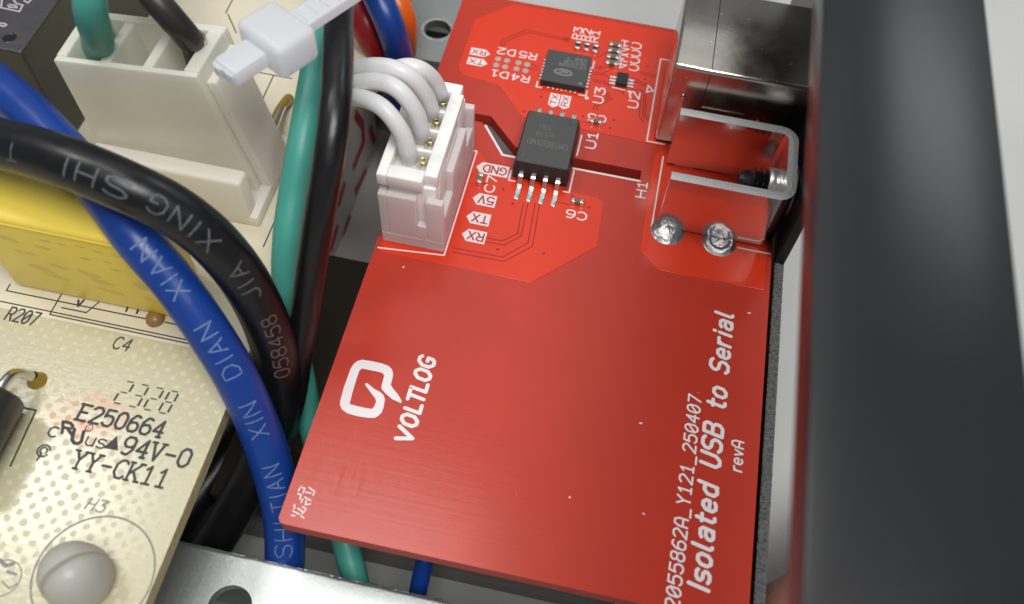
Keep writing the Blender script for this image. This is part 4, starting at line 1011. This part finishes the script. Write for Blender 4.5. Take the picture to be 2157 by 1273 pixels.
# black cable sweeping over the yellow capacitor
bc, pF = wire('black_cable', [(-700, 300, 2), (-420, 290, 10), (-120, 285, 17), (-50, 292, 18), (0, 303, 18.8), (80, 323, 19.5), (170, 353, 19.8), (270, 395, 19.2), (360, 440, 17.5), (440, 500, 15), (505, 575, 11.5), (550, 655, 7.5), (578, 735, 3.5), (588, 810, -0.5), (580, 890, -5), (545, 980, -9), (490, 1080, -13), (440, 1160, -16)], 1.95, M['black'])
tag(bc, 'thick black cable with white print arching over the yellow capacitor', 'cable', 'loose cables')
b = MB()
cable_text(b, pF, 1.95, 525, 590, 'JI@', 1.35, 0.17, 0.1, gap=2.2, width=3.3); cable_text(b, pF, 1.95, 385, 470, 'XING', 1.35, 0.17, 0.25, gap=2.2, width=5.2)
cable_text(b, pF, 1.95, 190, 383, 'SHI', 1.35, 0.17, 0.35, gap=2.2, width=4.2); cable_text(b, pF, 1.95, 22, 325, 'T', 1.3, 0.15, 0.45)
o = obj('cable_lettering', b, M['print_grey'], bc)
b = MB(); cable_text(b, pF, 1.95, 583, 735, 'Q58458', 1.25, 0.13, -0.25, gap=1.6, width=6.4); obj('serial_number_lettering', b, M['print_dim'], bc)
# blue cable running under it and down past the red board
be, pE = wire('blue_cable', [(-700, -60, 4), (-400, 10, 11), (-110, 130, 15), (-50, 150, 15.2), (0, 185, 15.4), (70, 245, 15.4), (140, 320, 15.2), (210, 400, 15), (290, 505, 14), (370, 600, 11.5), (440, 700, 8.5), (500, 800, 5), (545, 900, 1), (578, 1000, -3), (597, 1090, -6.5), (600, 1180, -10), (592, 1270, -14)], 1.78, M['blue'])
tag(be, 'thick blue cable with pale print running down between cream and red boards', 'cable', 'loose cables')
b = MB()
for s_, px, py, wd in (('XI@N', 335, 580, 4.7), ('DI@N', 458, 745, 4.7), ('XIN', 528, 893, 3.3), ('TI@N', 570, 1035, 4.6), ('SHI', 592, 1135, 3.6)):
    cable_text(b, pE, 1.78, px, py, s_, 1.45, 0.14, 0.15, gap=2.0, width=wd)
obj('cable_lettering', b, M['print_pale'], be)
# black and teal cables standing beside the connector
o, pD = wire('black_cable', [(800, -420, 2), (765, -240, 13), (735, -120, 18), (722, -40, 19), (714, 40, 20), (712, 130, 20.5), (706, 230, 20), (694, 330, 18), (676, 440, 14.5), (660, 540, 10.5), (645, 640, 6), (630, 740, 1.5), (615, 840, -3), (590, 930, -8), (550, 1010, -12), (500, 1090, -15), (450, 1170, -17)], 1.24, M['black'])
tag(o, 'glossy plain black cable standing upright left of the white wires', 'cable', 'loose cables')
o, pC_ = wire('teal_cable', [(800, -400, 0), (755, -240, 10), (715, -100, 15), (700, -30, 15.5), (682, 60, 16), (664, 150, 16), (648, 240, 15), (634, 320, 13.5), (618, 410, 11), (606, 500, 8.5), (603, 590, 5), (612, 690, 0.5), (635, 800, -4), (655, 890, -8), (685, 1000, -11), (718, 1110, -13), (745, 1210, -15), (765, 1300, -17)], 1.28, M['teal'])
tag(o, 'teal cable running beside the upright black cable', 'cable', 'loose cables')
o, _ = wire('red_cable', [(745, -80, 6), (752, -10, 6), (775, 60, 4.5), (812, 118, 1), (870, 165, -4), (930, 215, -9)], 1.75, M['red'])
tag(o, 'dark red cable behind the white wires', 'cable', 'loose cables')
o, _ = wire('blue_cable', [(775, -80, 10), (792, -15, 9), (820, 50, 7), (838, 110, 3), (842, 170, -3), (835, 240, -10)], 1.55, M['blue'])
tag(o, 'blue cable curving behind the white wires next to the orange one', 'cable', 'loose cables')
o, _ = wire('orange_cable', [(800, -70, 5), (822, -20, 5), (845, 30, 3.5), (852, 80, 0), (845, 130, -5), (830, 190, -11)], 1.5, M['orange'])
tag(o, 'orange cable at the top beside the steel plate with a hole', 'cable', 'loose cables')
o, _ = wire('blue_cable', [(905, 1120, -9), (897, 1170, -10), (885, 1225, -12), (870, 1300, -16)], 0.85, M['blue'])
tag(o, 'thin blue cable peeking out under the bottom edge of the red board', 'cable', 'loose cables')
o, _ = wire('black_cable', [(590, 800, -14), (540, 880, -15), (480, 960, -16), (410, 1050, -17), (360, 1120, -18)], 2.2, M['black'])
tag(o, 'black cable in the shadow below the edge of the cream board', 'cable', 'loose cables')

# ---------------------------------------------------------------- cable tie
ct = thing('cable_tie', 'milky white nylon cable tie with square head above the cream plug', 'cable tie', tuple(spot(580, 85, 24)))
zc = 24.0
c0 = spot(582, 82, zc); d1 = (spot(700, -5, zc) - spot(500, 125, zc)); d1.z = 0; d1.normalize(); d2 = Vector((-d1.y, d1.x, 0)); d3 = Vector((0, 0, 1))
def tmap(c): return c0 + d1 * c.x + d2 * c.y + d3 * c.z
b = MB(); b.box(-1.8, 2.0, -2.6, 2.35, -1.6, 1.45, 0.62, tmap, seg=4); smooth_obj(obj('tie_head', b, M['tie'], ct), 40)
b = MB(); b.box(-4.9, -1.85, -1.25, 1.15, -0.75, 0.65, 0.25, tmap, seg=2); smooth_obj(obj('cut_tail', b, M['tie'], ct), 30)
b = MB()
rngt = random.Random(4)
pl = [(-4.92, 1.1 - 0.23 * i) for i in range(11)]
for i in range(10): b.box(-5.05 - rngt.uniform(0, 0.25), -4.85, -1.1 + 0.22 * i, -0.9 + 0.22 * i, -0.5, 0.4, 0.03, tmap)
obj('cut_burr', b, M['tie'], ct)
b = MB(); b.box(2.05, 14, -1.0, 1.15, -0.55, 0.45, 0.15, tmap); 
st_ = obj('strap', b, M['tie'], ct)
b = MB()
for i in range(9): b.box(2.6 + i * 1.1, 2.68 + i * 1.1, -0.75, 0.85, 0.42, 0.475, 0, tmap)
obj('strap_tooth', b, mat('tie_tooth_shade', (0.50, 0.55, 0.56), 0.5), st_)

# ---------------------------------------------------------------- steel chassis flanges
def plate_hole(name, outline, hole, z0, th, label):
    cu = bpy.data.curves.new(name, 'CURVE'); cu.dimensions = '2D'; cu.fill_mode = 'BOTH'; cu.extrude = th / 2
    for pts in (outline, hole):
        s = cu.splines.new('POLY'); s.points.add(len(pts) - 1); s.use_cyclic_u = True
        for q, p in zip(s.points, pts): q.co = (p[0], p[1], 0, 1)
    t_ = bpy.data.objects.new('tmp', cu); COL.objects.link(t_)
    me = bpy.data.meshes.new_from_object(t_.evaluated_get(bpy.context.evaluated_depsgraph_get())); bpy.data.objects.remove(t_); bpy.data.curves.remove(cu)
    me.transform(Matrix.Translation((0, 0, z0 - th / 2))); me.name = name
    return me
fr = thing('steel_bracket', 'galvanised steel flange with round hole at the bottom edge', 'chassis', (0, -4, -24))
hc = (spot(442, 1257, -8) + spot(542, 1257, -8)) / 2
me = plate_hole('flange_plate', [(-55, -40), (60, -40), (60, -1.2), (-55, -1.32)], circle(hc.x, hc.y - 0.95, 1.9, 36), -8.0, 1.2, '')
fp = link('flange_plate', me, [M['zinc'], M['zinc_cut']], fr)
for f in me.polygons: f.material_index = 0 if abs(f.normal.z) > 0.5 else 1
ed = MB(); rng = random.Random(5); nn_ = 300; rows = []
for i in range(nn_ + 1):
    u = -55 + 115 * i / nn_; v = -1.32 + 0.12 * i / nn_
    rows.append([(u, v - 0.35, -7.985), (u, v + rng.uniform(-0.06, 0.05), -7.96 - rng.uniform(0, 0.05)), (u, v + 0.09 + rng.uniform(-0.05, 0.06), -8.2), (u, v + 0.03, -8.6)])
vs = [p for r in rows for p in r]; fs = []
for i in range(nn_):
    for k in range(3): fs.append((i * 4 + k, (i + 1) * 4 + k, (i + 1) * 4 + k + 1, i * 4 + k + 1))
ed.add(vs, fs, True); obj('sheared_edge', ed, M['zinc'], fr)
b = MB(); b.box(-55, 60, -2.6, -1.5, -24, -9.25); obj('flange_web', b, M['zinc'], fr)
rr = thing('steel_bracket', 'galvanised steel plate with dark round hole behind the white wires', 'chassis', (-5, 66, -24))
rc = spot(921, 62, -8)
me = plate_hole('flange_plate', [(-70, 62.25), (1.0, 62.25), (1.0, 95), (-70, 95)], circle(rc.x, rc.y, 1.75, 32), -8.0, 1.2, '')
link('flange_plate', me, M['zinc'], rr)
b = MB(); b.lathe([(1.75, 0.0), (1.95, 0.06), (2.12, 0.0)], (rc.x, rc.y, -7.99), n=32); obj('hole_rim', b, M['zinc_cut'], rr)
b = MB(); b.box(rc.x - 4, rc.x + 4, rc.y - 3, rc.y + 4, -13, -12, 0.1); obj('dark_hole_backing', b, M['screw'], rr)  # black slab under the hole makes the hole look black
b = MB(); b.box(-70, 1.0, 63.4, 64.4, -24, -9.25); obj('flange_web', b, M['zinc'], rr)

# ---------------------------------------------------------------- wrapped block and dark block on the bench
wb = thing('taped_block', 'white block with red dashes behind the upright black cable', 'block', (-15, 46, -24))
b = MB(); b.box(-24, -11.0, 31.5, 61.0, -24, -9.3, 0.5, seg=3); smooth_obj(obj('wrapped_body', b, M['carton'], wb), 40)
b = MB()
def wall_spot(px, py, u):
    d = ROT @ Vector(((px - CX) / F_PX, -(py - CY) / F_PX, -1.0)); return CAM + d * ((u - CAM.x) / d.x)
for q in ([(748, 240), (764, 264), (766, 300), (744, 355)], [(779, 268), (790, 300)], [(748, 408), (772, 357)], [(712, 435), (727, 385)], [(696, 530), (712, 475)], [(724, 500), (738, 455)]):
    w3 = [wall_spot(px, py, -10.96) for px, py in q]
    vs, fs = ribbon([(p.y, p.z) for p in w3], 1.35, caps=False); b.add([(-10.96, v.x, v.y) for v in vs], fs)
obj('red_dash_print', b, M['carton_red'], wb)  # red dashes laid on the block's right side
dc = thing('dark_block', 'dark block below the left edge of the red board', 'block', (10, 20, -24))
b = MB(); b.box(-10.6, 30, 4.5, 33.9, -24, -12.0, 0.4, seg=2); smooth_obj(obj('block_body', b, M['dark_block'], dc), 40)  # plain dark metallic block under the red board

# ---------------------------------------------------------------- fingertip at the bottom right
a0, a1 = spot(1575, 1440, -9), spot(1900, 1210, -9)
P = [a0.lerp(a1, k / 14) for k in range(15)] + [a1 + (a1 - a0) * (0.25 * k) + Vector((0, 0, -0.8 * k)) for k in range(1, 9)]
R_ = [1.2, 3.2, 4.5, 5.2, 5.6, 5.7, 5.6, 5.55, 5.6, 5.7, 5.85, 6.0, 6.1, 6.2, 6.3, 6.5, 6.7, 6.6, 6.6, 6.8, 7.1, 7.4, 7.6]
b = MB(); b.tube(P, R_, 28); pf = obj('person', b, M['skin'])
tag(pf, 'reddish fingertip at the lower end of the rough black panel edge', 'person')
